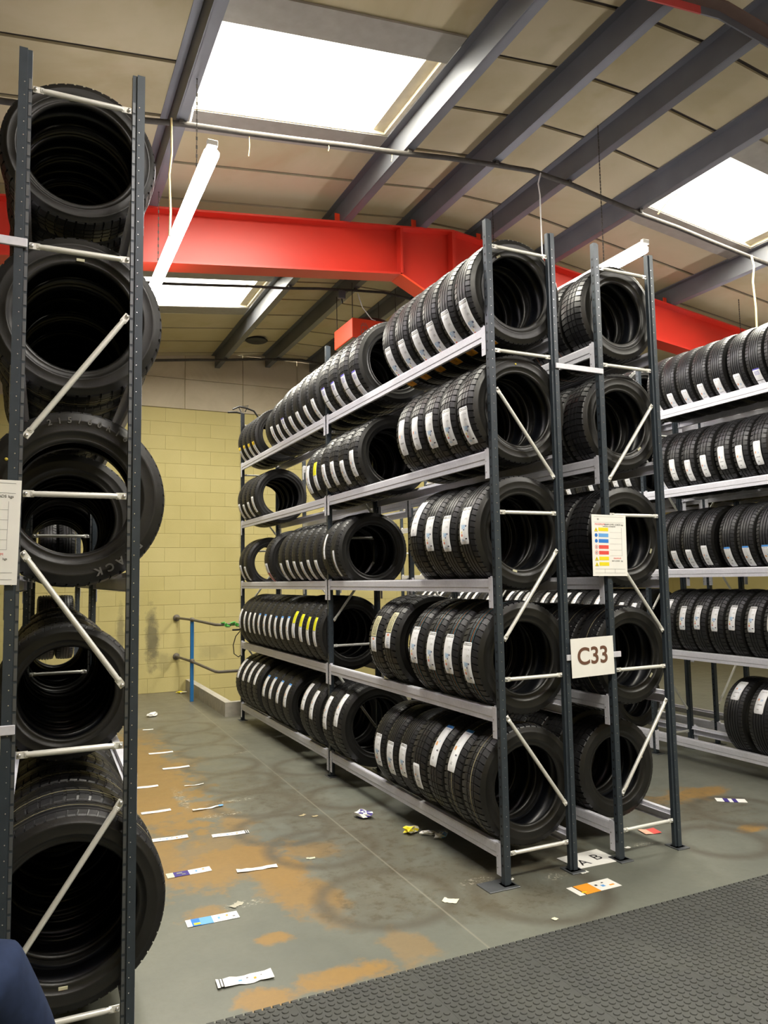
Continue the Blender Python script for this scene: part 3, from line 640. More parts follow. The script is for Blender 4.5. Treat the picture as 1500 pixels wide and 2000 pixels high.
for sh, L in C.items():
    its = [(y, Wc if sh != 1 else .19, st, a, arc, (sh+1) % 4, .30 if sh != 1 else .315) for (y, st, a, arc) in L]
    y = {5: 2.0, 4: 1.93, 3: 2.0, 2: 1.95, 1: 2.3}[sh]; i = 0
    while y < {5: 3.0, 4: 4.2, 3: 3.4, 2: 6.7, 1: 3.3}[sh]:
        if cpost(y, Wc): y = [p for p in (1.8, 4.3, 6.8) if p > y-.2][0]+Wc/2+.045
        if y > 6.6: break
        st = 'P' if (sh in (2, 4) and i % 5 != 4) or (sh in (1, 3) and i % 3 == 0) else None
        its.append((y, Wc, st, {4: -14, 2: 42 if i > 1 else 20, 3: -24, 1: 60, 5: -20}[sh], 40, (i//5+sh) % 4, .30)); y += .172+(.3 if i in (9, 17) and sh != 2 else 0); i += 1
    for k, it in enumerate(its):
        pass
    row(nC, CXC, ZC[sh], sh, its, rb=.20)
# ---- rack behind rack C
for sh in (5, 4, 3):
    row('rack behind far right rack', 3.84, ZC[sh], sh, [(.85+.2*k+(.1 if k > 4 else 0), .18, None, 0, 0, (sh+k//4) % 4, .31) for k in range(8)])
# ---- left foreground rack
TH = -.02; LY = -.567
def lp(x, y):    # rack-local to world
    return (-1.952+(x)*math.cos(TH)-(y)*math.sin(TH), LY+(x)*math.sin(TH)+(y)*math.cos(TH))
first = {5: (-.25, .295, .203, 3), 4: (-.28, .322, .21, 1), 3: (-.33, .332, .208, 3), 2: (.15, .287, .19, 3), 1: (-.42, .335, .228, 0)}
TXT = {}
for sh in (1, 2, 3, 4, 5):
    y, R, rb, kd = first[sh]; y += .5*0; i = 0
    W = {1: .20, 2: .185, 3: .205, 4: .20, 5: .20}[sh]
    while y < {1: 3.6, 2: 3.6, 3: 3.6, 4: 2.9, 5: 1.7}[sh]:
        if sh == 3 and -.2 < y < .4: y = .52
        if 1.80 < y < 2.05: y = 2.06
        ly = y-LY
        x_, y_ = lp(-.195, ly)
        Rr = R-(0 if i == 0 else random.choice((0, .006, .012, .018)))
        ex = {}
        if i == 0:
            ex = {5: dict(sticker=97), 4: dict(sticker=88), 3: dict(dotp=('y', 150)), 2: dict(sticker=178), 1: dict(sticker=-92, dotp=('r', 40))}[sh]
        if sh in (1, 4) and i in (0, 1, 3): ex['lines'] = [('c', .1)]
        o = tyre(x_, y_, ZL[sh]+seat(Rr, .18)+.001, kd if i == 0 else (kd+i) % 4, Rr, rb, W, nL, sh, i+1, None, yawr=TH+random.uniform(-.015, .015), **ex)
        TXT[(sh, i)] = o
        y += W+.012; i += 1
    if sh in (2, 3):
        for kx, wd_ in ((-.273, 'left'), (-.117, 'right')):
            x_, y_ = lp(kx, 4.70)
            o = tyre(x_, y_, ZL[sh]+.292, 0, .29, .19, .148, nL, sh, i+1, None, yawr=PI/2); o['label'] = '%s one of two tyres turned sideways, far end of %s, left foreground rack' % (wd_, SHELF[sh])# raised lettering on the middle-shelf tyre
def textmesh(txt, size, depth, mat, name, align='CENTER', bold=.0):
    cu = bpy.data.curves.new('t', 'FONT'); cu.body = txt; cu.size = size; cu.extrude = depth; cu.offset = size*bold; cu.align_x = align; cu.align_y = 'CENTER'
    o = bpy.data.objects.new('t', cu); COL.objects.link(o); bpy.context.view_layer.update()
    me = bpy.data.meshes.new_from_object(o.evaluated_get(bpy.context.evaluated_depsgraph_get())); bpy.data.objects.remove(o)
    me.name = name; me.materials.clear(); me.materials.append(mat); return me
def arc_text(txt, rad, a0, step, size, yoff, parent, flip=False):
    for i, ch in enumerate(txt):
        V = []; F = []
        me = textmesh(ch, size, .0012, RLET, 'c', bold=.03); a = R_(a0-step*i if not flip else a0-step*i)
        for v in me.vertices: pass
        b = len(V)
        for v in me.vertices:
            x, z = v.co.x, v.co.y; q = a-PI/2
            V.append((rad*math.cos(a)+x*math.cos(q)-z*math.sin(q), yoff-v.co.z, rad*math.sin(a)+x*math.sin(q)+z*math.cos(q)))
        F += [tuple(b+k for k in p.vertices) for p in me.polygons]
        ob('raised_character', meshdata('raised_character', V, F, RLET), parent)
o3 = TXT[(3, 0)]
arc_text('215/60R16', .288, 108, 7.0, .030, -.1048, o3)
arc_text('BLACK', .288, -38, 8.5, .040, -.1048, o3)

# ------------------------------------------------------------------ racks
def post_mesh(H, flip, slots):
    m = MB(); s = -1 if flip else 1
    # hat section: outer front web, stepped-back inner flange, side return
    prof = [(-.022*s, -.015), (.006*s, -.015), (.006*s, -.006), (.022*s, -.006), (.022*s, .018), (.018*s, .018), (.018*s, -.002), (.002*s, -.002), (.002*s, -.011), (-.018*s, -.011), (-.018*s, .018), (-.022*s, .018)]
    m.prism(prof, 0.004, H, 'z', 0)
    m.box((0, 0, .003), (.07, .06, .006), 0)
    n = int(H/.05)
    for i in range(2, n-1):
        z = i*.05
        if slots: m.box((.0165*s, -.0068, z), (.010, .002, .041), 1); 
        m.box((-.002*s, -.0152, z), (.0035, .0012, .0035), 2)
        m.box((-.0222*s, .003, z), (.0012, .010, .012), 3)
    return m.mesh('upright', [STEEL, SLOT, BOLT, HOLE])
def brace(parent, xa, za, xb, zb, y, rad=.0105):
    m = MB(); a = Vector((xa, y, za)); b = Vector((xb, y, zb)); d = (b-a).normalized(); L = (b-a).length
    P = [a+d*.028, a+d*.05, b-d*.05, b-d*.028]
    m.tube(P, [rad*.8, rad, rad, rad*.8], 10)
    ang = math.atan2(d.z, d.x); rot = Matrix.Rotation(-ang, 3, 'Y')
    for c in (a+d*.015, b-d*.015): m.box(c, (.036, .004, .024), 0, rot, .001); 
    for c in (a+d*.032, b-d*.032): m.box(c, (.022, .011, .019), 0, rot, .003)
    o = m.build('brace', BRACE, parent)
    for c in (a+d*.006, b-d*.006):
        MB().lathe([(0, -.008), (.006, -.008), (.007, -.004), (.007, .0)], 8, 'y', c=(c.x, c.y-.001, c.z)).build('bolt', BOLT, o)
def beam_mesh(L):
    m = MB(); h = .074; a = L/2-.024
    # stepped open profile: tall outer face with a shallow crease, top ledge, inner step, bottom lip   (x outwards = -)
    prof = [(-.021, 0), (-.0235, -.008), (-.0235, -.045), (-.0205, -.050), (-.0205, -h), (-.002, -h), (-.002, -h+.003), (-.0175, -h+.003), (-.0175, -.006), (.006, -.006), (.006, -.022), (.022, -.022), (.022, -.019), (.009, -.019), (.009, 0)]
    m.prism(prof, -a, a, 'y'); return m.mesh('shelf_beam', GALV)
def conn_mesh():
    m = MB(); m.box((-.0245, 0, -.075), (.003, .040, .165), 0, None, .001); m.box((-.012, .0, -.03), (.022, .006, .09), 0); 
    for z in (-.12, -.06): m.box((-.0264, .008, z), (.002, .006, .006), 1)
    return m.mesh('beam_connector', [GALV, BOLT])
CONN = conn_mesh(); BM = {}
def rack(label, x, y0, bays, wd, H, levels, diag, yaw=0, frames=None, slots=False, plate=False):
    """x = left post centre; posts run to x+wd; first frame at y0"""
    e = tag(empty('tyre_rack', (x, y0, 0), (0, 0, yaw)), label, 'rack', 'tall tyre racks')
    ys = [0]
    for b in bays: ys.append(ys[-1]+b)
    pl, pr = post_mesh(H, False, slots), post_mesh(H, True, slots)
    for j, y in enumerate(ys):
        ob('upright', pl, e, (0, y, 0)); ob('upright', pr, e, (wd, y, 0))
        a, b = .028, wd-.028; k = H/3.6
        for z in (3.455, 2.856, 1.952, 1.052, .155): brace(e, a, z*k, b, z*k, y)
        for q, (z1, z2) in enumerate(((2.64, 2.155), (1.745, 1.26), (.857, .352))):
            fl_ = (q % 2 == 1) ^ diag
            brace(e, a, (z2 if fl_ else z1)*k, b, (z1 if fl_ else z2)*k, y)
        for xx in (0, wd): MB().box((xx, y, .003), (.09, .11, .006), bev=.001).build('foot_plate', SLOT, e)
    for sh, z in levels.items():
        for j, L in enumerate(bays):
            if L not in BM: BM[L] = beam_mesh(L)
            yc = (ys[j]+ys[j+1])/2
            for s, xx in ((1, 0), (-1, wd)):
                o = ob('shelf_beam', BM[L], e, (xx, yc, z), (0, 0, 0 if s > 0 else PI))
                for t_ in (-1, 1): ob('beam_connector', CONN, o, (0, t_*(L/2-.036), 0))
    return e
rack('tall tyre rack with labelled tyres, left of the C33 sign', 0, 0, [2.49, 2.83], .43, 3.60, ZA, False)
rack('tall tyre rack behind the notice, right of the C33 sign', .77, 0, [2.49, 2.83], .43, 3.60, ZA, True)
rack('long tyre rack at the far right edge across the aisle', 2.85, -.70, [2.5, 2.5, 2.5], .43, 3.65, ZC, False)
rack('long tyre rack standing behind the far right rack', 3.625, -.70, [2.5, 2.5, 2.5], .43, 3.65, ZC, True)
xl, yl = lp(-.39, 0)
rack('tall tyre rack in the left foreground with open end frame', xl, yl, [2.49, 2.49], .39, 3.53, ZL, True, TH, slots=True)
# upright heights differ slightly: beams on the left rack follow ZL
xl2, yl2 = lp(-.39-.34-.39, 0)
rack('tall tyre rack just beyond the left picture edge', xl2, yl2, [2.49], .39, 3.53, ZL, False, TH)
def tie(xa, xb, y, z, label):
    o = MB(); o.box(((xa+xb)/2, y-.021, z), (xb-xa, .010, .032), bev=.002); o = o.build('row_spacer', GALV); tag(o, label, 'bracket', 'spacers tying racks back to back'); return o
tie(.425, .775, 0, 2.806, 'galvanised spacer bar between the two C33 racks, near the top')
tie(.425, .815, 0, 1.145, 'galvanised spacer bar behind the C33 sign')
x_, y_ = lp(-.54, 0); tie(x_-.19, x_+.17, y_, 2.80, 'galvanised spacer bar at left picture edge, upper')
tie(x_-.19, x_+.17, y_, 1.12, 'galvanised spacer bar at left picture edge, lower')
# grey steel shim plate under the nearest foot
tag(MB().box((-.055, .012, .003), (.17, .13, .005), bev=.001).build('shim_plate', SLOT), 'square grey shim plate under the nearest foot of left C33 rack', 'plate')

# ------------------------------------------------------------------ signs
def quad_sheet(w, h, t_=.002): return MB().box((0, 0, 0), (w, t_, h), bev=.0006)
cs = tag(empty('bay_sign', (.598, -.034, 1.143), (0, R_(-1.2), 0)), 'white sign reading C33 hung between the two middle racks', 'sign')
quad_sheet(.305, .216).build('sign_board', PAPER, cs)
me = textmesh('C33', .132, .0006, BRINK, 'lettering', bold=.016); ob('lettering', me, cs, (0, -.0022, .003), (PI/2, 0, 0))
# loading notice
def notice(loc, label, rot=(0, 0, 0)):
    e = tag(empty('loading_notice', loc, rot), label, 'sign')
    W, H = .257, .355
    quad_sheet(W, H).build('notice_board', PAPER, e)
    pr = MB(); y = -.0014
    def bar(x0, x1, z0, z1, m): pr.box(((x0+x1)/2, y, (z0+z1)/2), (x1-x0, .0006, z1-z0), m)
    mats = [INK, YEL, BLU, LBLU, REDP, GINK]
    for (z0, z1) in ((.166, .167), (.1325, .1335), (-.137, -.136), (-.160, -.159)): bar(-.112, .112, z0, z1, 5)
    rows = [(.092, .020, 1), (.058, .020, 3), (.025, .020, 2), (-.010, .020, 4), (-.043, .020, 4), (-.076, .020, 1), (-.108, .020, 1)]
    for i, (z, hh, m_) in enumerate(rows):
        bar(-.080, -.008, z-.0105, z+.0105, m_)
        cx = -.098
        if m_ == 1:
            pr.add([(cx-.013, y, z-.011), (cx+.013, y, z-.011), (cx, y, z+.012)], [(0, 1, 2)], 1); bar(cx-.0015, cx+.0015, z-.006, z+.004, 0); bar(cx-.012, cx+.012, z-.0125, z-.011, 0)
        elif m_ in (2, 3):
            pr.lathe([(0, y-.0003), (.011, y-.0003)], 16, 'y', 2, False, (cx, 0, z)); bar(cx-.002, cx+.002, z-.006, z+.006, 5)
        else:
            pr.lathe([(.009, y-.0003), (.0115, y-.0003)], 16, 'y', 4, False, (cx, 0, z)); bar(cx-.003, cx+.003, z-.005, z+.005, 5)
        if i < 5: bar(.002, .092, z-.0165, z-.0158, 5)
    bar(.0915, .0922, -.06, .105, 5)
    for x in (-.04, .035): bar(x, x+.0007, -.159, -.137, 5)
    pr.build('printed_boxes', mats, e)
    for txt, sz, x, z, mt in (('MAXIMUM', .0155, -.070, .121, REDP), ('BEAM LEVEL LOADS', .0135, .025, .121, INK), ('kgs', .013, .098, .121, INK), ('UNIFORMLY DISTRIBUTED', .008, 0, .109, INK), ('MAXIMUM', .012, .055, -.075, REDP), ('BAY LOADS   kgs', .011, .055, -.090, INK), ('H', .018, -.082, .150, INK)):
        ob('printed_text', textmesh(txt, sz, .0002, mt, 'printed_text'), e, (x, -.0016, z), (PI/2, 0, 0))
    for z in (.092, .058, .025, -.010, -.043): pass
    return e
notice((.760, -.028, 1.771), 'white rack loading notice with yellow, blue and red boxes', (0, R_(.8), 0))
x_, y_ = lp(-.39-.11, -.03)
notice((x_, y_, 1.78), 'white loading notice reading kgs, cut by left picture edge', (0, R_(1.2), 0))
# A B sheet on the floor
fs = tag(empty('floor_sign', (.61, .085, .0012), (-PI/2*0, 0, 0)), 'white sheet lettered A and B on the floor between middle racks', 'sign')
m = MB(); m.add([(-.15, .095, 0), (.146, .102, 0), (.150, -.10, 0), (-.142, -.089, 0), (-.15, .095, .0015), (.146, .102, .0015), (.150, -.10, .0015), (-.142, -.089, .0015)], [(0, 1, 2, 3), (7, 6, 5, 4), (0, 4, 5, 1), (1, 5, 6, 2), (2, 6, 7, 3), (3, 7, 4, 0)]); m.build('sheet', PAPER, fs)
ob('lettering', textmesh('A', .105, .0003, INK, 'lettering'), fs, (-.060, -.030, .0021)); ob('lettering', textmesh('B', .105, .0003, INK, 'lettering'), fs, (.055, .0, .0021))

# ------------------------------------------------------------------ rubber mat
mat = tag(empty('rubber_mat', (0, 0, 0)), 'black studded rubber interlocking matting across the foreground floor', 'mat')
TS = .50; PIT = .0355
m = MB(); m.box((TS/2, -TS/2, .005), (TS-.0006, TS-.0006, .010))
nst = 0
rows_ = 16
for j in range(rows_):
    yy = -.017-j*(TS-.034)/(rows_-1)
    for i in range(14):
        xx = .0178+i*PIT+(.0089 if j % 2 else -.0)
        if xx > TS-.012: continue
        V = []; n = 9; 
        for k in range(n): a = 2*PI*k/n; V.append((xx+.0138*math.cos(a), yy+.0138*math.sin(a), .0098))
        for k in range(n): a = 2*PI*k/n; V.append((xx+.0118*math.cos(a), yy+.0118*math.sin(a), .0135))
        m.add(V, [(k, (k+1) % n, n+(k+1) % n, n+k) for k in range(n)]+[tuple(range(n, 2*n))])
tme = m.mesh('mat_tile', MATR)
MY = -.552
for i in range(0, 9):
    for j in range(0, 8):
        ob('mat_tile', tme, mat, (-2.35+i*TS+.5, MY-j*TS, 0))
m = MB()
x = -1.85
while x < 2.64:
    m.prism([(x, MY-.003), (x-.003, MY+.014), (x+.025, MY+.014), (x+.022, MY-.003)], .001, .010, 'z'); x += .0355
o = m.build('edge_teeth', MATR, mat); o['kind'] = 'stuff'

# ------------------------------------------------------------------ handrail and kerb things
hr = tag(empty('handrail', (-.25, 7.03, 0)), 'blue post handrail with dull pipe rails by the far wall', 'railing')
MB().box((0, 0, .545), (.045, .045, 1.09), bev=.003).build('post', BLUEP, hr)
MB().tube([(-.02, 1.05, 1.075), (0, 0, 1.09), (.0, -1.42, 1.09), (.03, -1.47, 1.09), (.9, -1.5, 1.09)], .017, 10).build('rail', GREYR, hr)
MB().tube([(-.02, 1.05, .51), (0, 0, .53), (.0, -1.42, .54), (.03, -1.47, .54), (.9, -1.5, .54)], .017, 10).build('rail', GREYR, hr)
for z in (1.075, .51): MB().lathe([(0, 1.045), (.05, 1.045), (.05, 1.06), (.028, 1.065), (.028, 1.03), (0, 1.03)], 16, 'y', c=(-.02, 0, z)).build('wall_flange', GREYR, hr)
for z in (1.09, .54): MB().lathe([(0, -.04), (.03, -.04), (.03, .04), (0, .04)], 12, 'y', c=(0, 0, z)).build('clamp', GREYR, hr)
q = MB()
for i in range(14):
    a = i*.9; q.box((-.18+i*.018, 5.55+.03*math.sin(a*2), 1.09+.022*math.cos(a)), (.04, .035, .012), 0, Matrix.Rotation(a, 3, 'X') @ Matrix.Rotation(.5*a, 3, 'Z'))
tag(q.build('green_wrapping', GREENP), 'crumpled green plastic wrapping on the end of the handrail', 'wrapping')
# black strap loop near rack end
P = [(-.02+.0, 5.36, 1.02), (-.07, 5.37, .96), (-.10, 5.37, .86), (-.09, 5.37, .76), (-.04, 5.37, .72), (.02, 5.36, .76), (.05, 5.36, .82)]
e = tag(empty('strap'), 'thin black strap and handle looping off far end of left C33 rack', 'strap')
MB().tube(P, .006, 6).build('webbing', BLACKP, e); MB().box((-.06, 5.37, 1.035), (.10, .03, .02), bev=.004).build('handle', BLACKP, e)
# black cable tangle above far end post
P = [(-.10, 5.40, 3.66), (-.02, 5.4, 3.70), (.06, 5.4, 3.69), (.16, 5.4, 3.66), (.22, 5.4, 3.58), (.24, 5.38, 3.46)]
e = tag(empty('cable_tangle', (0, 5.4, 3.6)), 'black cable tangle on top of the far rack post', 'cable'); e.location = (0, 0, 0)
MB().tube(P, .011, 6).build('cable', BLACKP, e); MB().tube([(-.16, 5.4, 3.62), (-.05, 5.4, 3.63), (.03, 5.38, 3.61)], .012, 6).build('cable', BLACKP, e); MB().tube([(.02, 5.4, 3.6), (-.03, 5.4, 3.7), (.09, 5.4, 3.72), (.05, 5.4, 3.64)], .008, 6).build('cable', BLACKP, e)
# dark vent flap in the ceiling near the far wall
q = MB(); q.lathe([(0, 0), (.14, 0), (.17, -.02), (.15, -.035), (0, -.03)], 18, 'z'); o = q.build('roof_vent', BLACKP, None, (.70, 7.2, zcei(.70)-.002)); tag(o, 'dark round vent in the ceiling near far wall', 'vent')

# ------------------------------------------------------------------ litter on the floor
def paper(name, x, y, L, W, ang, label, bands=((0, 1, 0),), mats=(PAPER,), curl=.0, jag=0, z=.002, group=None):
    """bands = (u0,u1,mat index) along the length; slight waviness, real thickness"""
    rnd = random.Random(hash(label) % 1000 if False else len(label)*7+int(abs(x)*100))
    us = sorted({0, 1, *[b[0] for b in bands], *[b[1] for b in bands], *[i/8 for i in range(9)]})
    V = []; F = []; mi = []
    for i, uu in enumerate(us):
        zz = z+curl*(math.sin(uu*7+rnd.random())*.5+.5)*.5+ (curl*abs(uu-.5)*1.2)
        w0 = -W/2+(rnd.uniform(0, jag) if jag else 0); w1 = W/2-(rnd.uniform(0, jag) if jag else 0)
        for s, ww in ((0, w0), (1, w1)):
            V.append(((uu-.5)*L, ww, zz+rnd.uniform(0, curl*.3)))
    n = len(us)
    V += [(a, b, c-.0008) for a, b, c in V]
    for i in range(n-1):
        uc = (us[i]+us[i+1])/2; m_ = 0
        for b in bands:
            if b[0] <= uc <= b[1]: m_ = b[2]
        q = 2*i
        F += [(q, q+2, q+3, q+1), (q+2*n, q+1+2*n, q+3+2*n, q+2+2*n), (q, q+2*n, q+2+2*n, q+2), (q+1, q+3, q+3+2*n, q+1+2*n)]; mi += [m_]*4
    F += [(0, 1, 1+2*n, 2*n), (2*n-2, 4*n-2, 4*n-1, 2*n-1)]; mi += [0, 0]
    o = ob(name, meshdata(name, V, F, list(mats), mi), None, (x, y, 0), (0, 0, ang)); tag(o, label, 'label' if name == 'tread_label' else 'paper', group); return o
def marks(o, items, zz):
    q = MB(); ms = [GINK, LBLU, ORG, INK, YEL]
    for (x, y, w_, h_, m_) in items: q.box((x, y, zz), (w_, h_, .0008), m_)
    q.build('print', ms, o)
G = 'peeled tyre labels on the floor'
def mk(L, W): return [(-.3*L, .1*W, .05*L, .12*W, 0), (-.1*L, -.1*W, .07*L, .15*W, 1), (.05*L, .1*W, .04*L, .1*W, 0), (.2*L, -.1*W, .05*L, .2*W, 2), (.35*L, .12*W, .06*L, .12*W, 0)]
o = paper('tread_label', -1.44, 2.19, .20, .05, 0, 'white label strip, half behind the left rack upright, third row', curl=.002, group=G)
o = paper('tread_label', -1.447, 1.575, .215, .060, -.08, 'plain white label strip just right of the left rack, brown floor', curl=.002, group=G); marks(o, mk(.2, .06), .0042)
o = paper('tread_label', -1.09, 1.478, .23, .058, -.09, 'white label strip with black end bars, mid aisle', ((0, .9, 0), (.9, .93, 1), (.95, .98, 1)), (PAPER, INK), curl=.002, group=G); marks(o, mk(.2, .06), .0042)
o = paper('tread_label', -1.45, .958, .24, .070, 0.0, 'purple and cream label strip on rust-brown floor', ((0, .16, 1), (.16, .50, 2), (.5, 1, 0)), (PAPER, CREAMP, PURP), curl=.001, group=G); marks(o, [(-.05, .01, .03, .02, 0), (-.03, -.012, .02, .015, 0), (.04, .0, .01, .02, 1), (.08, .01, .012, .012, 2)], .0034)
o = paper('tread_label', -1.10, .83, .225, .058, -.12, 'torn white tapering label strip on rust-brown floor', curl=.004, jag=.016, group=G)
o = paper('tread_label', -1.462, .317, .245, .078, -.03, 'blue and white label strip nearest the left rack', ((0, .1, 0), (.1, .26, 2), (.26, .5, 1), (.5, 1, 0)), (PAPER, LBLU, BLU), curl=.001, group=G); marks(o, [(-.075, -.02, .03, .02, 4), (.03, .0, .01, .02, 1), (.07, .01, .01, .014, 2), (.10, -.01, .012, .012, 0)], .0034)
o = paper('tread_label', -1.467, -.292, .225, .078, -.08, 'wrinkled white label strip nearest the rubber mat', ((0, .05, 0), (.05, .07, 1), (.1, .12, 1), (.12, 1, 0)), (PAPER, INK), curl=.006, jag=.01, group=G); marks(o, mk(.2, .06), .006)
paper('tread_label', -1.065, 2.753, .15, .022, .02, 'thin curled white label strip beside the chalky marks', curl=.006, jag=.006, group=G)
paper('tread_label', -1.10, 2.09, .22, .040, .12, 'curled white label strip with bluish tip, mid aisle', ((0, .85, 0), (.85, 1, 1)), (PAPER, LBLU), curl=.008, jag=.012, group=G)
paper('tread_label', -1.09, 3.405, .225, .055, 0, 'white label strip, second row from the far wall', curl=.003, group=G)
paper('tread_label', -1.115, 4.06, .22, .055, -.05, 'white label strip, farthest whole one along the brown band', curl=.002, group=G)
paper('tread_label', -1.40, 2.89, .16, .055, -.05, 'white label strip partly hidden by left rack upright, far aisle', curl=.002, group=G)
paper('tread_label', -1.06, 5.29, .11, .04, -.1, 'small white label piece far down the aisle', curl=.002, group=G)
paper('tread_label', -1.45, 4.3, .16, .05, .0, 'white label strip seen through the left rack, far', curl=.002, group=G)
paper('tread_label', -1.52, 3.65, .12, .05, .0, 'white label strip seen through the left rack, near', curl=.002, group=G)
o = paper('tread_label', .38, -.228, .275, .108, .01, 'orange and white label in front of the middle racks', ((0, .13, 0), (.13, .155, 2), (.155, .50, 1), (.5, 1, 0)), (PAPER, ORG, INK), curl=.0, group=G); marks(o, [(.02, .01, .014, .014, 3), (.05, -.01, .02, .02, 1), (.07, .022, .012, .008, 3), (.10, -.02, .03, .012, 2), (-.09, -.028, .03, .01, 4)], .0026)
o = paper('tread_label', 2.23, .49, .20, .085, -.65, 'purple and white label across the aisle at the right', ((0, .25, 0), (.25, .42, 1), (.42, .55, 0), (.55, .7, 1), (.7, 1, 0)), (PAPER, PURP), curl=.001, group=G)
paper('tread_label', 1.25, .268, .11, .09, -.2, 'pinkish orange label scrap under the rack right of C33 sign', ((0, .5, 1), (.5, 1, 0)), (REDP, simple('pinkish_paper', (.85, .5, .35), .6)), curl=.004, group=G)
def crumple(name, x, y, size, mats, label, seed=1, flat=.5, stretch=(1, 1), rot=0):
    rnd = random.Random(seed); bm = bmesh.new(); bmesh.ops.create_icosphere(bm, subdivisions=2, radius=size/2)
    for v in bm.verts:
        k = rnd.uniform(.55, 1.15); v.co = Vector((v.co.x*k*stretch[0], v.co.y*k*stretch[1], v.co.z*k*flat))
    zm = min(v.co.z for v in bm.verts)
    for v in bm.verts: v.co.z -= zm-.0008
    me = bpy.data.meshes.new(name); bm.to_mesh(me); bm.free()
    for m_ in mats: me.materials.append(m_)
    for p in me.polygons: p.material_index = rnd.choice(range(len(mats))) if p.center.x > -.2*size else 0
    o = ob(name, me, None, (x, y, 0), (0, 0, rot)); tag(o, label, 'paper'); return o
crumple('crumpled_paper', -.21, 1.38, .13, (PAPER, PAPER, PURP), 'crumpled white label with purple print near left C33 rack', 3, .4, (1.1, .8), -.9)
crumple('crumpled_paper', -.075, .95, .10, (YEL, CREAMP), 'crumpled yellow label beside the left C33 rack', 5, .5, (1.1, .8))
crumple('crumpled_paper', .0, .87, .09, (PAPER, CREAMP), 'crumpled cream label between yellow and blue crumpled ones', 8, .35, (1.2, .5), -.5)
crumple('crumpled_paper', .055, .79, .11, (PAPER, GINK, LBLU), 'crumpled grey and blue label under left C33 rack edge', 9, .35, (1.2, .6), .2)
crumple('crumpled_paper', -.89, 6.13, .17, (PAPER,), 'crumpled white paper far down the aisle by left upright', 11, .3, (1.1, .7), .8)
crumple('crumpled_paper', -.235, 7.85, .13, (YEL, CREAMP), 'yellow crumpled scrap in the corner by the far wall kerb', 12, .3, (1.2, .7))
def scrap(x, y, L, W, ang, label, mat=CREAMP): o = paper('paper_scrap', x, y, L, W, ang, label, ((0, 1, 0),), (mat,), curl=.002, jag=W*.25); return o
scrap(-.36, -.03, .075, .065, -.8, 'cream paper scrap in front of left C33 rack')
scrap(-.03, -.43, .025, .03, .3, 'tiny white scrap near the mat edge')
scrap(-.78, .84, .05, .03, -.2, 'small beige scrap in the middle of the aisle')
scrap(-.56, 1.62, .05, .03, .5, 'beige flake on the floor mid aisle', simple('beige_scrap', (.5, .42, .25), .8))
scrap(-.49, 1.56, .04, .03, .1, 'beige flake beside another on the slab joint', simple('beige_scrap2', (.5, .42, .25), .8))
scrap(.93, .12, .035, .03, .1, 'white chip beside the foot of rack right of C33 sign', PAPER)
scrap(.46, -.055, .05, .03, .1, 'pale chips beside the foot of left C33 rack', PAPER)
scrap(.06, .05, .03, .02, .1, 'white chip by the nearest rack foot', PAPER)
scrap(-1.32, .42, .07, .05, .6, 'greyish scrap of paper by the blue label', simple('grey_scrap', (.5, .48, .38), .8))

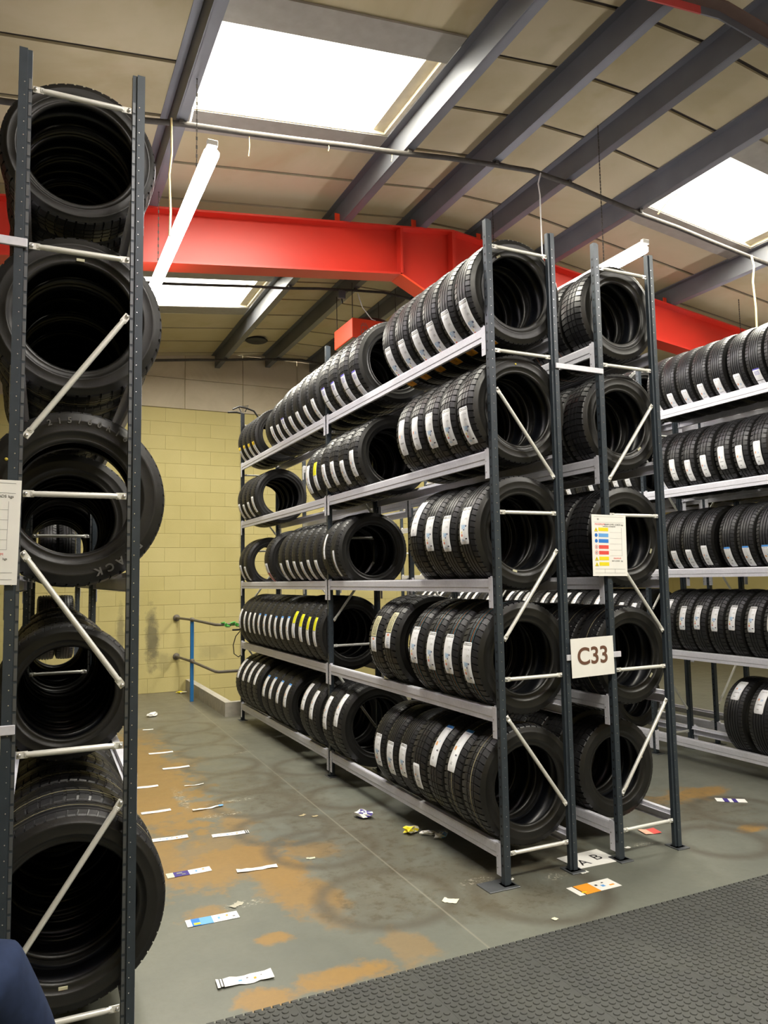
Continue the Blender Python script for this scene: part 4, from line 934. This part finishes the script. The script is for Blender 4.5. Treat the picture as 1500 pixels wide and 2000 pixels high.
# ------------------------------------------------------------------ crouching person, only a navy sleeve reaches the frame
def person():
    e = tag(empty('person', (-2.545, -2.03, .0)), 'person crouching in navy clothing, only the shoulder seen bottom left', 'person')
    J = [(0, 0, .42), (0, .10, .55), (0, .22, .70), (0, .30, .82), (0, .34, .90),            # pelvis .. neck
         (.19, .27, .80), (.27, .36, .60), (.16, .60, .52), (-.19, .27, .80), (-.27, .36, .60), (-.16, .60, .52),
         (.13, -.02, .38), (.18, .38, .46), (.16, .22, .10), (.16, .36, .05), (-.13, -.02, .38), (-.18, .38, .46), (-.16, .22, .10), (-.16, .36, .05), (0, .37, .95)]
    E = [(0, 1), (1, 2), (2, 3), (3, 4), (3, 5), (5, 6), (6, 7), (3, 8), (8, 9), (9, 10), (0, 11), (11, 12), (12, 13), (13, 14), (0, 15), (15, 16), (16, 17), (17, 18), (4, 19)]
    rad = [.15, .145, .16, .12, .062, .085, .055, .036, .085, .055, .036, .11, .075, .05, .045, .11, .075, .05, .045, .05]
    me = bpy.data.meshes.new('body'); me.from_pydata(J, E, []); o = ob('body', me, e); me.materials.append(NAVY)
    sk = o.modifiers.new('skin', 'SKIN'); sk.use_smooth_shade = True
    for i, v in enumerate(me.skin_vertices[0].data): v.radius = (rad[i], rad[i]); v.use_root = (i == 0)
    sb = o.modifiers.new('sub', 'SUBSURF'); sb.levels = 2; sb.render_levels = 2
    bpy.context.view_layer.update(); m2 = bpy.data.meshes.new_from_object(o.evaluated_get(bpy.context.evaluated_depsgraph_get())); o.modifiers.clear(); o.data = m2; m2.materials.clear(); m2.materials.append(NAVY)
    # head
    bm = bmesh.new(); bmesh.ops.create_uvsphere(bm, u_segments=28, v_segments=20, radius=1)
    for v in bm.verts:
        x, y, z = v.co; y2 = y*.098; x2 = x*.078; z2 = z*.118
        if z < 0: x2 *= 1-.28*(-z); y2 = y2*(1-.12*(-z))+(.012*(-z) if y > 0 else 0)
        if y > .75 and abs(x) < .22 and -.25 < z < .15: y2 += .018*(1-abs(x)/.22)*(1-abs(z+.1)/.25 if abs(z+.1) < .25 else 0)
        if y > .5 and .08 < abs(x) < .5 and .0 < z < .25: y2 -= .006
        v.co = (x2, y2, z2)
    h = bpy.data.meshes.new('head'); bm.to_mesh(h); bm.free(); h.materials.append(SKIN); h.polygons.foreach_set('use_smooth', [True]*len(h.polygons)); ob('head', h, e, (0, .42, 1.05), (-.35, 0, 0))
    q = MB(); q.lathe([(.0, .125), (.05, .118), (.085, .08), (.096, .03), (.095, -.01)], 24, 'z'); hh = q.build('hair', HAIR, e, (0, .405, 1.06), (.15, 0, 0)); hh.scale = (.88, 1.08, 1)
    for s in (-1, 1):
        q = MB(); q.lathe([(0, -.002), (.012, 0), (.016, .006), (0, .008)], 12, 'x', c=(0, 0, 0)); ob('ear', q.mesh('ear', SKIN), e, (s*.078, .41, 1.05))
        hb = MB(); hx, hy, hz = s*.16, .62, .515
        hb.box((hx, hy+.03, hz), (.075, .09, .03), bev=.012)
        for k in range(4):
            L = (.065, .075, .072, .058)[k]; fx = hx-s*.028+s*k*.019
            hb.tube([(fx, hy+.065, hz), (fx, hy+.065+L*.45, hz-.004), (fx, hy+.065+L*.75, hz-.018), (fx, hy+.065+L*.9, hz-.032)], [.009, .0085, .008, .006], 8)
        hb.tube([(hx-s*.034, hy+.005, hz), (hx-s*.055, hy+.03, hz-.004), (hx-s*.062, hy+.058, hz-.012)], [.011, .010, .007], 8)
        hb.build('hand', SKIN, e)
        q = MB(); q.box((s*.16, .30, .04), (.095, .27, .075), bev=.025); q.build('shoe', BLACKP, e)
    e.scale = (1.06, 1.06, 1.06)
    return e
pp = person()
